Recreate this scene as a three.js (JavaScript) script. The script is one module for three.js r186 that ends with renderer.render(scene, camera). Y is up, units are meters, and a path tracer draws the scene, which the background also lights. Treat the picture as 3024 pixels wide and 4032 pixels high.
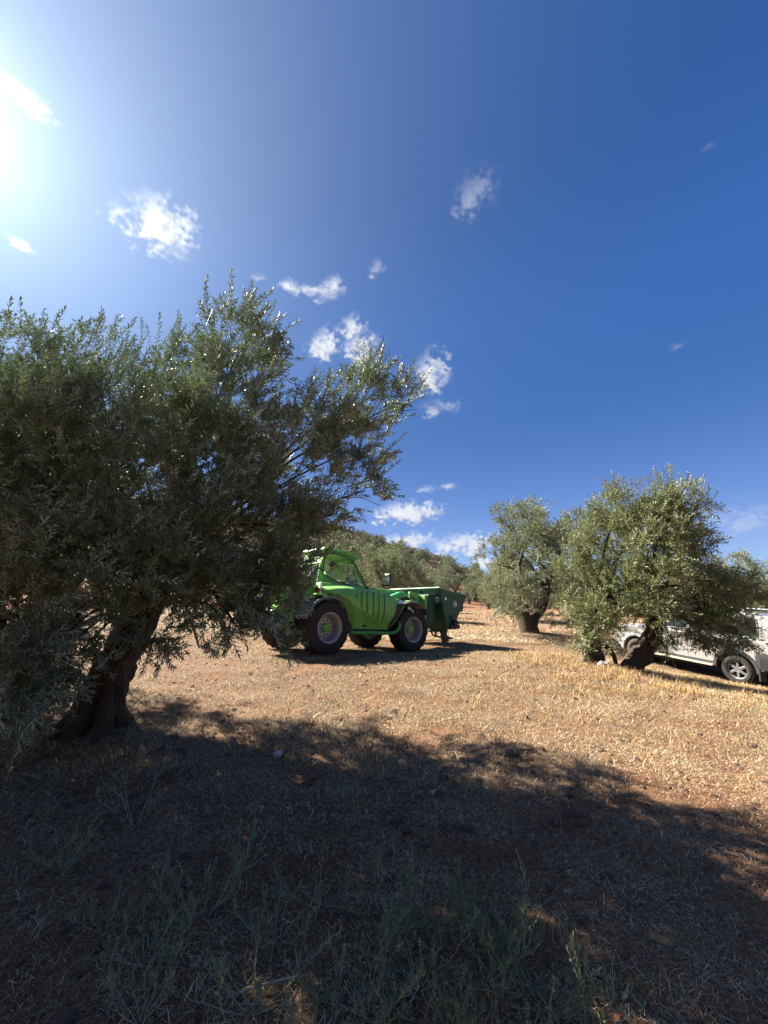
import * as THREE from 'three';
import { mergeGeometries } from 'three/addons/utils/BufferGeometryUtils.js';
import { RoundedBoxGeometry } from 'three/addons/geometries/RoundedBoxGeometry.js';
import { MarchingCubes } from 'three/addons/objects/MarchingCubes.js';
import { createNoise2D, createNoise3D } from 'simplex-noise';

// ------------------------------------------------------------------ camera, sky, sun, exposure
const scene = new THREE.Scene();
const camera = new THREE.PerspectiveCamera(105, 3 / 4, 0.05, 2500);
camera.position.set(0, 1.5, 0);
camera.rotation.x = THREE.MathUtils.degToRad(13.5);
const renderer = new THREE.WebGLRenderer({ antialias: true });
renderer.toneMapping = THREE.LinearToneMapping;
renderer.toneMappingExposure = 4.2;
renderer.shadowMap.enabled = true;
const EXPO = 4.2;

function rng(seed) { let a = seed >>> 0; return () => { a = (a + 0x6D2B79F5) | 0; let t = Math.imul(a ^ (a >>> 15), 1 | a); t = (t + Math.imul(t ^ (t >>> 7), 61 | t)) ^ t; return ((t ^ (t >>> 14)) >>> 0) / 4294967296; }; }
const noise2 = createNoise2D(rng(11)), noise3 = createNoise3D(rng(12));
const fbm2 = (x, y, o = 4) => { let s = 0, a = 0.5; for (let i = 0; i < o; i++) { s += a * noise2(x, y); x *= 2.03; y *= 2.03; a *= 0.5; } return s; };
const fbm3 = (x, y, z, o = 4) => { let s = 0, a = 0.5; for (let i = 0; i < o; i++) { s += a * noise3(x, y, z); x *= 2.03; y *= 2.03; z *= 2.03; a *= 0.5; } return s; };
const smooth = (a, b, x) => { const t = Math.min(1, Math.max(0, (x - a) / (b - a))); return t * t * (3 - 2 * t); };
const lerp = (a, b, t) => a + (b - a) * t;
const D2R = Math.PI / 180;
const V = (x, y, z) => new THREE.Vector3(x, y, z);

const SUN_EL = 41.6 * D2R, SUN_AZ = -59.7 * D2R;               // azimuth from straight ahead (-z), right positive
const toSun = V(Math.sin(SUN_AZ) * Math.cos(SUN_EL), Math.sin(SUN_EL), -Math.cos(SUN_AZ) * Math.cos(SUN_EL));
const sun = new THREE.DirectionalLight(new THREE.Color().setRGB(1, 0.92, 0.80), 5.0);
sun.position.copy(toSun).multiplyScalar(60); sun.castShadow = true;
sun.shadow.mapSize.set(4096, 4096);
Object.assign(sun.shadow.camera, { left: -40, right: 40, top: 40, bottom: -40, near: 1, far: 200 });
scene.add(sun); scene.add(sun.target);

// clear autumn sky: deep blue overhead, paler low down and round the sun, a few fair-weather clouds
const CLOUDS = [[-52, 46.7, 2.4, .5, 1], [-35.4, 43.6, 3.9, .75, .85], [16.4, 51.3, 2.6, .9, .3], [-16, 42.2, 1.3, .7, .75], [-11.8, 42.0, 2.9, .35, .75], [-8.7, 42.9, 1.6, .8, .65], [-1.2, 45.3, 1.1, 1, .35], [-5.4, 38.4, 2.0, .8, .7], [-9.9, 35.8, 2.2, 1, .85], [-3.8, 35.9, 2.5, .9, .8], [7.9, 32.5, 2.8, 1.1, .75], [8.8, 28.1, 3.4, .4, .35], [3.5, 13.1, 5.2, .36, 1], [3.4, 9.2, 5.0, .24, .85], [6.3, 16.5, 1.4, .5, .5], [9.5, 16.9, 1.5, .35, .6], [12.1, 8.5, 5.0, .36, .9], [14.4, 5.6, 2.6, .6, 1], [-48.6, 36, 1.5, .4, .6], [47.5, 45.4, .8, .6, .15], [40.6, 29.4, 1, .5, .16], [42.8, 8.8, 4, .6, .3], [-20.9, 42.4, 1, .6, .3], [-18.2, 22.2, 2, 1, .8],
  [75, 30, 4, .5, .6], [110, 22, 6, .4, .8], [150, 36, 4, .5, .6], [-100, 24, 6, .4, .9], [-140, 14, 7, .3, .9], [175, 10, 8, .3, .8], [-75, 16, 6, .35, .9], [-80, 50, 4, .6, .7]];
{
  const W = 3072, H = 1536, data = new Float32Array(W * H * 4);
  for (let j = 0; j < H; j++) {
    const elr = ((j + 0.5) / H - 0.5) * Math.PI, el = elr / D2R, ce = Math.cos(elr), se = Math.sin(elr), e = Math.max(el, 0);
    const hr = 0.6 * Math.exp(-e / 9), hg = 0.72 * Math.exp(-e / 9.3), hb = 0.5 * Math.exp(-Math.pow(e / 17, 1.8)), lo = Math.max(0, 52 - e);
    for (let i = 0; i < W; i++) {
      const lon = ((i + 0.5) / W - 0.5) * 2 * Math.PI, x = Math.cos(lon) * ce, z = Math.sin(lon) * ce;
      const cg = x * toSun.x + se * toSun.y + z * toSun.z, ga = Math.acos(Math.max(-1, Math.min(1, cg))) / D2R;
      const g1 = Math.exp(-ga / 16), g2 = Math.exp(-ga / 3);
      const mid = Math.exp(-(((e - 37) / 11) ** 2));
      let r = 0.02 + .012 * mid + hr + 1.02 * g1 + 2 * g2, g = 0.092 + .022 * mid + .001 * lo + hg + 1.25 * g1 + 2 * g2, b = 0.335 + .07 * mid + .0028 * lo + hb + 1.45 * g1 + 2 * g2;
      if (el > 1) {
        const az = Math.atan2(x, -z) / D2R;
        let m = 0, shade = 0;
        for (const [ca, cel, cr, asp, den] of CLOUDS) {
          let da = az - ca; if (da > 180) da -= 360; if (da < -180) da += 360;
          const dy0 = el - cel; if (Math.abs(dy0) > cr * 2.4) continue;
          const dx = da * Math.cos(cel * D2R) / cr, dy = dy0 / (cr * asp);
          if (Math.abs(dx) > 2 || Math.abs(dy) > 2.4) continue;
          const sx = x * 40, sy = se * 40, sz = z * 40;
          const n = fbm3(sx * 0.55, sy * 0.75, sz * 0.55, 4), n2 = fbm3(sx * 1.5 + 7, sy * 2.0, sz * 1.5, 3);
          const wx = dx * .86 + n2 * 0.5 + n * .3, wy = dy * .86 + n * 0.7 + n2 * 0.4;
          const d = Math.sqrt(wx * wx + wy * wy * (dy < 0 ? 1.6 : 1));
          const c = (1 - smooth(0.05, 1.15, d)) * (0.75 + 0.8 * (n + 0.35)) * den;
          if (c > m) { m = c; shade = smooth(-1, 0.5, wy); }
        }
        m = Math.min(1, Math.max(0, m)); m = smooth(0.0, 0.95, m);
        const glow = 1 + 1.2 * Math.exp(-ga / 18);
        const k = lerp(0.66, 0.9, shade) * glow;
        r = lerp(r, k * 0.97, m * 0.95); g = lerp(g, k, m * 0.95); b = lerp(b, k * 1.06, m * 0.95);
      }
      const o = (j * W + i) * 4; data[o] = r / EXPO; data[o + 1] = g / EXPO; data[o + 2] = b / EXPO; data[o + 3] = 1;
    }
  }
  const tex = new THREE.DataTexture(data, W, H, THREE.RGBAFormat, THREE.FloatType);
  tex.mapping = THREE.EquirectangularReflectionMapping; tex.magFilter = THREE.LinearFilter; tex.minFilter = THREE.LinearFilter; tex.needsUpdate = true;
  scene.background = tex; scene.environment = tex;
}

// ------------------------------------------------------------------ helpers
const used = new Map();
function numbered(n) { const k = used.get(n) ?? 0; used.set(n, k + 1); return k ? `${n}_${String(k).padStart(3, '0')}` : n; }
function shadowed(m) { m.castShadow = true; m.receiveShadow = true; return m; }
function prep(g) {
  g = g.index ? g.toNonIndexed() : g.clone();
  if (!g.attributes.normal) g.computeVertexNormals();
  if (!g.attributes.uv) g.setAttribute('uv', new THREE.BufferAttribute(new Float32Array(g.attributes.position.count * 2), 2));
  for (const k of Object.keys(g.attributes)) if (!['position', 'normal', 'uv', 'color'].includes(k)) g.deleteAttribute(k);
  return g;
}
const merge = (list) => { const l = list.map(prep); return l.length === 1 ? l[0] : mergeGeometries(l); };
function part(name, geos, mat, parent) { const m = shadowed(new THREE.Mesh(Array.isArray(geos) ? merge(geos) : geos, mat)); m.name = name; parent.add(m); return m; }
function tag(o, label, category, group) { o.userData.label = label; o.userData.category = category; if (group) o.userData.group = group; return o; }
function thing(name, label, category, pos = [0, 0, 0], group) { const o = new THREE.Group(); o.name = numbered(name); o.position.set(...pos); scene.add(o); return tag(o, label, category, group); }
function sub(name, parent) { const o = new THREE.Group(); o.name = name; parent.add(o); return o; }
const std = (rgb, roughness = 0.6, o = {}) => new THREE.MeshPhysicalMaterial({ color: new THREE.Color().setRGB(...rgb), roughness, ...o });
const box = (x0, x1, y0, y1, z0, z1, r = 0.015) => { const g = new RoundedBoxGeometry(x1 - x0, y1 - y0, z1 - z0, 2, Math.min(r, (x1 - x0) / 2.1, (y1 - y0) / 2.1, (z1 - z0) / 2.1)); g.translate((x0 + x1) / 2, (y0 + y1) / 2, (z0 + z1) / 2); return g; };
function rod(a, b, r0, r1 = r0, n = 10) { const d = V(...b).sub(V(...a)), g = new THREE.CylinderGeometry(r1, r0, d.length(), n); g.applyQuaternion(new THREE.Quaternion().setFromUnitVectors(V(0, 1, 0), d.clone().normalize())); g.translate((a[0] + b[0]) / 2, (a[1] + b[1]) / 2, (a[2] + b[2]) / 2); return g; }
const pipe = (pts, r, n = 24, s = 10) => new THREE.TubeGeometry(new THREE.CatmullRomCurve3(pts.map(p => V(...p)), false, 'centripetal'), n, r, s);
// outline in (x, y), thickened between z0 and z1
function slab(pts, z0, z1, bev = 0.01, holes = []) {
  const s = new THREE.Shape(pts.map(p => new THREE.Vector2(...p)));
  for (const h of holes) s.holes.push(new THREE.Path(h.map(p => new THREE.Vector2(...p))));
  const g = new THREE.ExtrudeGeometry(s, { depth: Math.max(z1 - z0 - 2 * bev, 0.001), bevelEnabled: bev > 0, bevelSize: bev, bevelOffset: -bev, bevelThickness: bev, bevelSegments: 2, curveSegments: 12 });
  g.translate(0, 0, z0 + bev); return g;
}
// a grid surface f(s, t) -> [x, y, z]
function sheet(f, ns, nt) {
  const p = [], uv = [], idx = [];
  for (let j = 0; j <= nt; j++) for (let i = 0; i <= ns; i++) { p.push(...f(i / ns, j / nt)); uv.push(i / ns, j / nt); }
  for (let j = 0; j < nt; j++) for (let i = 0; i < ns; i++) { const a = j * (ns + 1) + i, b = a + 1, c = a + ns + 1, d = c + 1; idx.push(a, b, d, a, d, c); }
  const g = new THREE.BufferGeometry(); g.setAttribute('position', new THREE.Float32BufferAttribute(p, 3)); g.setAttribute('uv', new THREE.Float32BufferAttribute(uv, 2)); g.setIndex(idx); g.computeVertexNormals(); return g;
}
// gnarled tapering wood along a line of points
function wood(pts, radii, sides, seed, gnarl = 0.15, steps = 14) {
  const c = new THREE.CatmullRomCurve3(pts.map(p => V(...p)), false, 'centripetal'), p = [], uv = [], idx = [];
  let nrm = V(1, 0, 0.3).normalize();
  for (let j = 0; j <= steps; j++) {
    const t = j / steps, o = c.getPoint(t), tan = c.getTangent(t); nrm.sub(tan.clone().multiplyScalar(nrm.dot(tan))).normalize();
    const bi = tan.clone().cross(nrm), k = t * (radii.length - 1), i0 = Math.min(Math.floor(k), radii.length - 2), R = lerp(radii[i0], radii[i0 + 1], k - i0);
    for (let i = 0; i <= sides; i++) {
      const a = (i % sides) / sides * 2 * Math.PI, cx = Math.cos(a), cy = Math.sin(a);
      const r = R * (1 + gnarl * (1.1 * noise3(cx * 1.4 + seed, cy * 1.4, t * 1.6) + 0.6 * noise3(cx * 3 + seed, cy * 3, t * 5) + 0.3 * noise3(cx * 7, cy * 7 + seed, t * 14)));
      p.push(o.x + (nrm.x * cx + bi.x * cy) * r, o.y + (nrm.y * cx + bi.y * cy) * r, o.z + (nrm.z * cx + bi.z * cy) * r); uv.push(i / sides * 2 * Math.PI * R, t * c.getLength());
    }
  }
  for (let j = 0; j < steps; j++) for (let i = 0; i < sides; i++) { const a = j * (sides + 1) + i, b = a + 1, d = a + sides + 1, e = d + 1; idx.push(a, b, e, a, e, d); }
  const g = new THREE.BufferGeometry(); g.setAttribute('position', new THREE.Float32BufferAttribute(p, 3)); g.setAttribute('uv', new THREE.Float32BufferAttribute(uv, 2)); g.setIndex(idx); g.computeVertexNormals(); return g;
}
function canvasTex(w, h, draw, srgb = true) { const c = document.createElement('canvas'); c.width = w; c.height = h; draw(c.getContext('2d'), w, h); const t = new THREE.CanvasTexture(c); if (srgb) t.colorSpace = THREE.SRGBColorSpace; t.wrapS = t.wrapT = THREE.RepeatWrapping; return t; }

// ------------------------------------------------------------------ the lie of the land
const LAND = [[0, 0, 0], [-3.3, 4.95, .06], [-1.24, 9.22, .43], [-2.71, 10.7, .43], [.81, 11.23, .27], [-.66, 12.7, .27], [0, 7.5, .3], [5.5, 9.2, .12], [4.75, 9.4, .26], [9.73, 11.6, -.57], [8.7, 14.3, -.32], [11.5, 12.3, -.58], [10.4, 15, -.33], [12, 9, -.7], [6.7, 18, .39], [8.8, 28, .66], [3, 14, .3], [4, 20, .5], [5, 40, .85], [-6, 10, .4], [-9, 16, .8], [-5, 25, 1.0], [0, 28, .85], [8, 4, -.15], [18, 8, -1], [16, 20, -.3], [20, 38, .6], [-8, 3, .15], [0, -6, -.1], [6, -3, -.1], [-10, -6, .2], [4, 4.5, 0], [-22, 10, .9], [-20, 30, 1.4], [25, 25, -.1], [0, 4, .05]];
const tps = (() => {
  const n = LAND.length, N = n + 3, A = [], k = (r2) => r2 < 1e-9 ? 0 : r2 * Math.log(r2) / 2;
  for (let i = 0; i < N; i++) { A.push(new Float64Array(N + 1)); }
  for (let i = 0; i < n; i++) { for (let j = 0; j < n; j++) A[i][j] = k((LAND[i][0] - LAND[j][0]) ** 2 + (LAND[i][1] - LAND[j][1]) ** 2) + (i === j ? 0.3 : 0); A[i][n] = A[n][i] = 1; A[i][n + 1] = A[n + 1][i] = LAND[i][0]; A[i][n + 2] = A[n + 2][i] = LAND[i][1]; A[i][N] = LAND[i][2]; }
  for (let c = 0; c < N; c++) { let m = c; for (let r = c; r < N; r++) if (Math.abs(A[r][c]) > Math.abs(A[m][c])) m = r; [A[c], A[m]] = [A[m], A[c]]; for (let r = 0; r < N; r++) if (r !== c) { const q = A[r][c] / A[c][c]; if (q) for (let j = c; j <= N; j++) A[r][j] -= q * A[c][j]; } }
  const w = A.map((r, i) => r[N] / r[i]);
  return (x, f) => { let s = w[n] + w[n + 1] * x + w[n + 2] * f; for (let i = 0; i < n; i++) s += w[i] * k((x - LAND[i][0]) ** 2 + (f - LAND[i][1]) ** 2); return s; };
})();
const RIDGE = [[-180, 1.5], [-120, 4], [-70, 9.5], [-33, 11.8], [-8.8, 10.6], [-3.4, 9.6], [2.1, 8.1], [7.4, 6.4], [11.3, 4.7], [15, 3.1], [19, 1.7], [28, 0.8], [41, 0.9], [60, 1.2], [90, 1.5], [180, 1.5]];
const HILL_R = 170;
function hillShare(x, f) { const r = Math.hypot(x, f); return smooth(62, HILL_R, r) - 0.35 * smooth(HILL_R, 420, r); }
function ground(x, z) {
  const f = -z, r = Math.hypot(x, f), w = smooth(24, 44, r);
  const far = 0.45 + 0.012 * Math.min(r, 80) - 0.012 * x * Math.exp(-r / 60);
  let h = w < 1 ? lerp(tps(x, f), far, w) : far;
  if (r > 60) { const az = Math.atan2(x, f) / D2R; let i = 0; while (i < RIDGE.length - 2 && az > RIDGE[i + 1][0]) i++; const e = lerp(RIDGE[i][1], RIDGE[i + 1][1], smooth(RIDGE[i][0], RIDGE[i + 1][0], az)); h += hillShare(x, f) * (Math.tan(e * D2R) * HILL_R + 0.2 + 2.2 * fbm2(x / 38, f / 38, 4)); }
  if (r < 60) h += (0.03 * fbm2(x * 0.9, f * 0.9, 3) + (r < 16 ? 0.022 * fbm2(x * 4.2 + 9, f * 4.2, 3) : 0)) * (1 - smooth(30, 60, r));
  return h;
}
// ------------------------------------------------------------------ ground sheet
const strawTex = canvasTex(1024, 1024, (c, w, h) => {
  const R = rng(5); c.fillStyle = '#76543c'; c.fillRect(0, 0, w, h);
  const wrap = (x, y, f) => { for (const dx of [-w, 0, w]) for (const dy of [-h, 0, h]) { if (x + dx < -60 || x + dx > w + 60 || y + dy < -60 || y + dy > h + 60) continue; f(x + dx, y + dy); } };
  for (let i = 0; i < 5200; i++) { const x = R() * w, y = R() * h, s = 2 + R() * R() * 9, v = R(); c.fillStyle = v < .45 ? `rgba(62,42,28,${.3 + R() * .4})` : v < .7 ? `rgba(150,104,68,${.3 + R() * .3})` : `rgba(120,98,76,.4)`; wrap(x, y, (X, Y) => { c.beginPath(); c.ellipse(X, Y, s, s * (.5 + R() * .5), R() * 3, 0, 7); c.fill(); }); }
  for (let i = 0; i < 11000; i++) {
    const x = R() * w, y = R() * h, a = R() * 6.28, l = 5 + R() * 20, v = R(), b = (R() - .5) * 10;
    c.strokeStyle = v < .3 ? '#d9bf92' : v < .55 ? '#c2a06c' : v < .7 ? '#e7d5b0' : v < .85 ? '#a07c4e' : '#6b4a2f'; c.globalAlpha = .45 + R() * .5; c.lineWidth = .6 + R() * 1.1;
    wrap(x, y, (X, Y) => { c.beginPath(); c.moveTo(X, Y); c.quadraticCurveTo(X + Math.cos(a) * l / 2 + b, Y + Math.sin(a) * l / 2 - b, X + Math.cos(a) * l, Y + Math.sin(a) * l); c.stroke(); });
  }
  c.globalAlpha = 1;
});
strawTex.repeat.set(1 / 2.3, 1 / 2.3);
{
  const N = 440, U = 5.6, A = 3, p = new Float32Array((N + 1) ** 2 * 3), uv = new Float32Array((N + 1) ** 2 * 2), col = new Float32Array((N + 1) ** 2 * 3), isHill = new Uint8Array((N + 1) ** 2);
  for (let j = 0; j <= N; j++) for (let i = 0; i <= N; i++) {
    const k = j * (N + 1) + i, x = A * Math.sinh(U * (i / N * 2 - 1)), z = -4 + A * Math.sinh(U * (j / N * 2 - 1)), f = -z, r = Math.hypot(x, f);
    p.set([x, ground(x, z), z], k * 3); uv.set([x, z], k * 2);
    let c = [.68, .60, .45];
    const n = fbm2(x * .35 + 3, f * .35, 4), n1 = fbm2(x * 1.3, f * 1.3 + 8, 3), gold = Math.max(0, 1 - Math.hypot((x - 6) / 4.5, (f - 8) / 3.2)) + 0.4 * smooth(.1, .5, n);
    c = [c[0] * lerp(1, 1.0, gold), c[1] * lerp(1, .86, gold), c[2] * lerp(1, .62, gold)];
    const red = smooth(.12, .4, n1 + .25 * n) * .5 * (r < 30 ? 1 : .3); c = [lerp(c[0], .42, red), lerp(c[1], .25, red), lerp(c[2], .16, red)];
    const track = smooth(30, 60, r); c = [lerp(c[0], .74, track), lerp(c[1], .57, track), lerp(c[2], .40, track)];
    const hs = smooth(85, 130, r + 25 * fbm2(x / 22, f / 22, 3)); c = [lerp(c[0], .32 + .12 * n1, hs), lerp(c[1], .27 + .09 * n1, hs), lerp(c[2], .21 + .07 * n1, hs)];
    col.set(c, k * 3); isHill[k] = r > 95 ? 1 : 0;
  }
  const g0 = [], g1 = [];
  for (let j = 0; j < N; j++) for (let i = 0; i < N; i++) { const a = j * (N + 1) + i, b = a + 1, c = a + N + 1, d = c + 1; (isHill[a] ? g1 : g0).push(a, c, b, b, c, d); }
  const mk = (idx, name, label) => {
    const map = new Map(), P = [], T = [], C = [], I = [];
    for (const v of idx) { let q = map.get(v); if (q === undefined) { q = map.size; map.set(v, q); P.push(p[v * 3], p[v * 3 + 1], p[v * 3 + 2]); T.push(uv[v * 2], uv[v * 2 + 1]); C.push(col[v * 3], col[v * 3 + 1], col[v * 3 + 2]); } I.push(q); }
    const g = new THREE.BufferGeometry(); g.setAttribute('position', new THREE.Float32BufferAttribute(P, 3)); g.setAttribute('uv', new THREE.Float32BufferAttribute(T, 2)); g.setAttribute('color', new THREE.Float32BufferAttribute(C, 3)); g.setIndex(I); g.computeVertexNormals();
    const m = shadowed(new THREE.Mesh(g, groundMat)); m.name = name; m.userData.kind = 'structure'; m.userData.label = label; scene.add(m);
  };
  const groundMat = new THREE.MeshStandardMaterial({ map: strawTex, bumpMap: strawTex, bumpScale: 0.02, vertexColors: true, roughness: 1 });
  mk(g0, 'ground', 'dry straw covered reddish soil of the olive grove'); mk(g1, 'hillside', 'scrubby brown hill rising behind the grove');
}
// ------------------------------------------------------------------ straw, dry grass, clods
const strawMat = new THREE.MeshStandardMaterial({ vertexColors: true, roughness: 0.75 });
const STRAW = [[.50, .39, .215], [.57, .47, .29], [.43, .31, .155], [.33, .22, .105], [.13, .08, .045], [.62, .54, .38], [.31, .245, .17]];
function strawPatch(seed, n, rad, l0, l1, w, up, pal = STRAW) {
  const R = rng(seed), p = [], c = [];
  for (let i = 0; i < n; i++) {
    const a = R() * 6.28, d = Math.sqrt(R()) * rad, x = Math.cos(a) * d, z = Math.sin(a) * d, h = R() * 6.28, l = lerp(l0, l1, R() * R()), t = up[0] + (up[1] - up[0]) * Math.pow(R(), 2), ww = w * (.6 + R() * .8);
    const dx = Math.cos(h) * Math.cos(t), dz = Math.sin(h) * Math.cos(t), dy = Math.sin(t), sx = -Math.sin(h) * ww, sz = Math.cos(h) * ww, y0 = R() * .012, bend = (R() - .6) * l * .3;
    const m = [x + dx * l * .55, y0 + dy * l * .6 + .004, z + dz * l * .55], e = [x + dx * l + sx * bend * 8, y0 + Math.max(dy * l + bend, .003), z + dz * l + sz * bend * 8], k = pal[Math.floor(R() * pal.length)], b = .75 + R() * .5;
    p.push(x - sx, y0, z - sz, x + sx, y0, z + sz, m[0] + sx, m[1], m[2] + sz, x - sx, y0, z - sz, m[0] + sx, m[1], m[2] + sz, m[0] - sx, m[1], m[2] - sz, m[0] - sx, m[1], m[2] - sz, m[0] + sx, m[1], m[2] + sz, ...e);
    for (let q = 0; q < 9; q++) c.push(k[0] * b, k[1] * b, k[2] * b);
  }
  const g = new THREE.BufferGeometry(); g.setAttribute('position', new THREE.Float32BufferAttribute(p, 3)); g.setAttribute('color', new THREE.Float32BufferAttribute(c, 3)); g.computeVertexNormals(); return g;
}
function scatter(name, geo, mat, list, label, parent = scene) {        // list of [x, y, z, scale, turn, tint(optional), scaleY(optional)]
  const m = new THREE.InstancedMesh(geo, mat, list.length), q = new THREE.Quaternion(), M = new THREE.Matrix4(), Y = V(0, 1, 0);
  list.forEach(([x, y, z, s, a, t, sy], i) => { M.compose(V(x, y, z), q.setFromAxisAngle(Y, a), V(s, s * (sy ?? 1), s)); m.setMatrixAt(i, M); if (t) m.setColorAt(i, new THREE.Color().setRGB(...t)); });
  m.name = name; m.userData.kind = 'stuff'; if (label) m.userData.label = label; shadowed(m); parent.add(m); return m;
}
{
  const R = rng(77), near = [], mid = [], far = [], gold = [];
  const tint = (x, f) => { const n = fbm2(x * .8, f * .8, 3), b = .92 + .3 * n + (R() - .5) * .2, rd = smooth(.15, .45, fbm2(x * 1.3, f * 1.3 + 8, 3)) * .4; return [b, b * (.97 - .12 * rd), b * (.93 - .25 * rd)]; };
  for (let i = 0; i < 6500; i++) { const f = 0.9 + R() * 7.2, x = (R() * 2 - 1) * (f * 1.06 + .8); if (fbm2(x * 1.3, f * 1.3 + 8, 3) > .02 && R() < .85) continue; if (fbm2(x * 2.2 + 40, f * 2.2, 2) > .05 && R() < .75) continue; near.push([x, ground(x, -f) - .004, -f, .7 + R() * .6, R() * 6.28, tint(x, f)]); }
  for (let i = 0; i < 29000; i++) { const f = 3 + Math.pow(R(), 1.05) * 15.5, x = (R() * 2 - 1) * (f * 1.06 + 1); if (f < 6 && R() > (f - 3) / 3) continue; if (fbm2(x * 1.1 + 60, f * 1.1, 4) > .1 && R() < .8) continue; if (fbm2(x * 1.3, f * 1.3 + 8, 3) > .2 && R() < .5) continue; mid.push([x, ground(x, -f) - .004, -f, .8 + R() * .7, R() * 6.28, tint(x, f)]); }
  for (let i = 0; i < 9000; i++) { const f = 15 + Math.pow(R(), 1.5) * 40, x = (R() * 2 - 1) * (f * .9); far.push([x, ground(x, -f) - .004, -f, .8 + R() * .8, R() * 6.28, tint(x, f)]); }
  scatter('straw_litter', strawPatch(1, 150, .24, .01, .075, .0008, [0, .6], [...STRAW, [.13, .08, .045], [.2, .15, .11], [.24, .19, .14]]), strawMat, near, 'chopped straw lying on the ground in the foreground');
  scatter('straw_litter', strawPatch(2, 170, .32, .008, .055, .00115, [0, .55], [...STRAW, [.08, .05, .03], [.17, .11, .065]]), strawMat, mid, 'chopped straw on the sunlit ground before the vehicles').name = 'straw_litter_001';
  scatter('straw_litter', strawPatch(3, 100, .7, .04, .13, .0034, [0, .7]), strawMat, far, 'straw and stubble on the ground farther off').name = 'straw_litter_002';
  for (let i = 0; i < 4200; i++) {
    const v = R(); let x, f; if (v < .72) { x = 3 + R() * 9; f = 6.2 + R() * 4.5 - Math.max(0, x - 7) * .3; } else { f = 4 + R() * 14; x = (R() * 2 - 1) * f; }
    if (fbm2(x * .9 + 31, f * .9, 3) < -.02 || (Math.abs(x - 9) < 1.7 && f > 11)) continue; gold.push([x, ground(x, -f) - .005, -f, .6 + R() * .8, R() * 6.28, [1.08, .92, .64]]);
  }
  scatter('dry_grass', strawPatch(4, 40, .16, .05, .17, .0016, [.4, 1.5]), strawMat, gold, 'tufts of dry golden grass standing near the right olive tree');
  const stalks = []; for (let i = 0; i < 420; i++) { const f = 1.5 + R() * 3.6, x = (R() * 2 - 1) * (f * 1.05); if (fbm2(x * 1.2 + 71, f * 1.2, 3) < 0) continue; stalks.push([x, ground(x, -f) - .004, -f, .7 + R() * .8, R() * 6.28, [.8, .78, .7]]); }
  scatter('dry_stalks', strawPatch(6, 9, .07, .06, .19, .0011, [.7, 1.5]), strawMat, stalks, 'thin dead grass stalks standing in the shaded foreground');
  const clodG = new THREE.IcosahedronGeometry(1, 1); { const a = clodG.attributes.position; for (let i = 0; i < a.count; i++) { const v = V(a.getX(i), a.getY(i), a.getZ(i)), k = 1 + .35 * noise3(v.x * 1.7, v.y * 1.7, v.z * 1.7); a.setXYZ(i, v.x * k, v.y * k * .65, v.z * k); } clodG.computeVertexNormals(); }
  const clods = []; for (let i = 0; i < 6500; i++) { const f = 1.8 + Math.pow(R(), .8) * 11, x = (R() * 2 - 1) * (f * 1.05); if (fbm2(x * .7 + 4, f * .7, 3) < -.15) continue; const s = .006 + .034 * R() ** 4; clods.push([x, ground(x, -f) + s * .3, -f, s, R() * 6.28, null, .45 + R() * .5]); }
  scatter('soil_clods', clodG, std([.075, .045, .029], .95), clods, 'small dark clods of soil scattered over the straw');
}
// ------------------------------------------------------------------ olive trees
const barkTex = canvasTex(512, 512, (c, w, h) => { const R = rng(9); c.fillStyle = '#7f7466'; c.fillRect(0, 0, w, h); for (let i = 0; i < 2600; i++) { const x = R() * w, y = R() * h, l = 10 + R() * 60; c.strokeStyle = R() < .55 ? `rgba(40,32,26,${.2 + R() * .5})` : `rgba(165,150,130,${.15 + R() * .4})`; c.lineWidth = .8 + R() * 3.5; c.beginPath(); c.moveTo(x, y); c.quadraticCurveTo(x + (R() - .5) * 18, y + l / 2, x + (R() - .5) * 14, y + l); c.stroke(); } });
barkTex.repeat.set(1.6, 1.6);
const barkMat = new THREE.MeshStandardMaterial({ map: barkTex, bumpMap: barkTex, bumpScale: .025, color: new THREE.Color().setRGB(.36, .32, .28), roughness: .95 });
const leafMat = new THREE.MeshPhysicalMaterial({ vertexColors: true, roughness: .95, transmission: .36, thickness: 0, clearcoat: .7, clearcoatRoughness: .4 });
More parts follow.
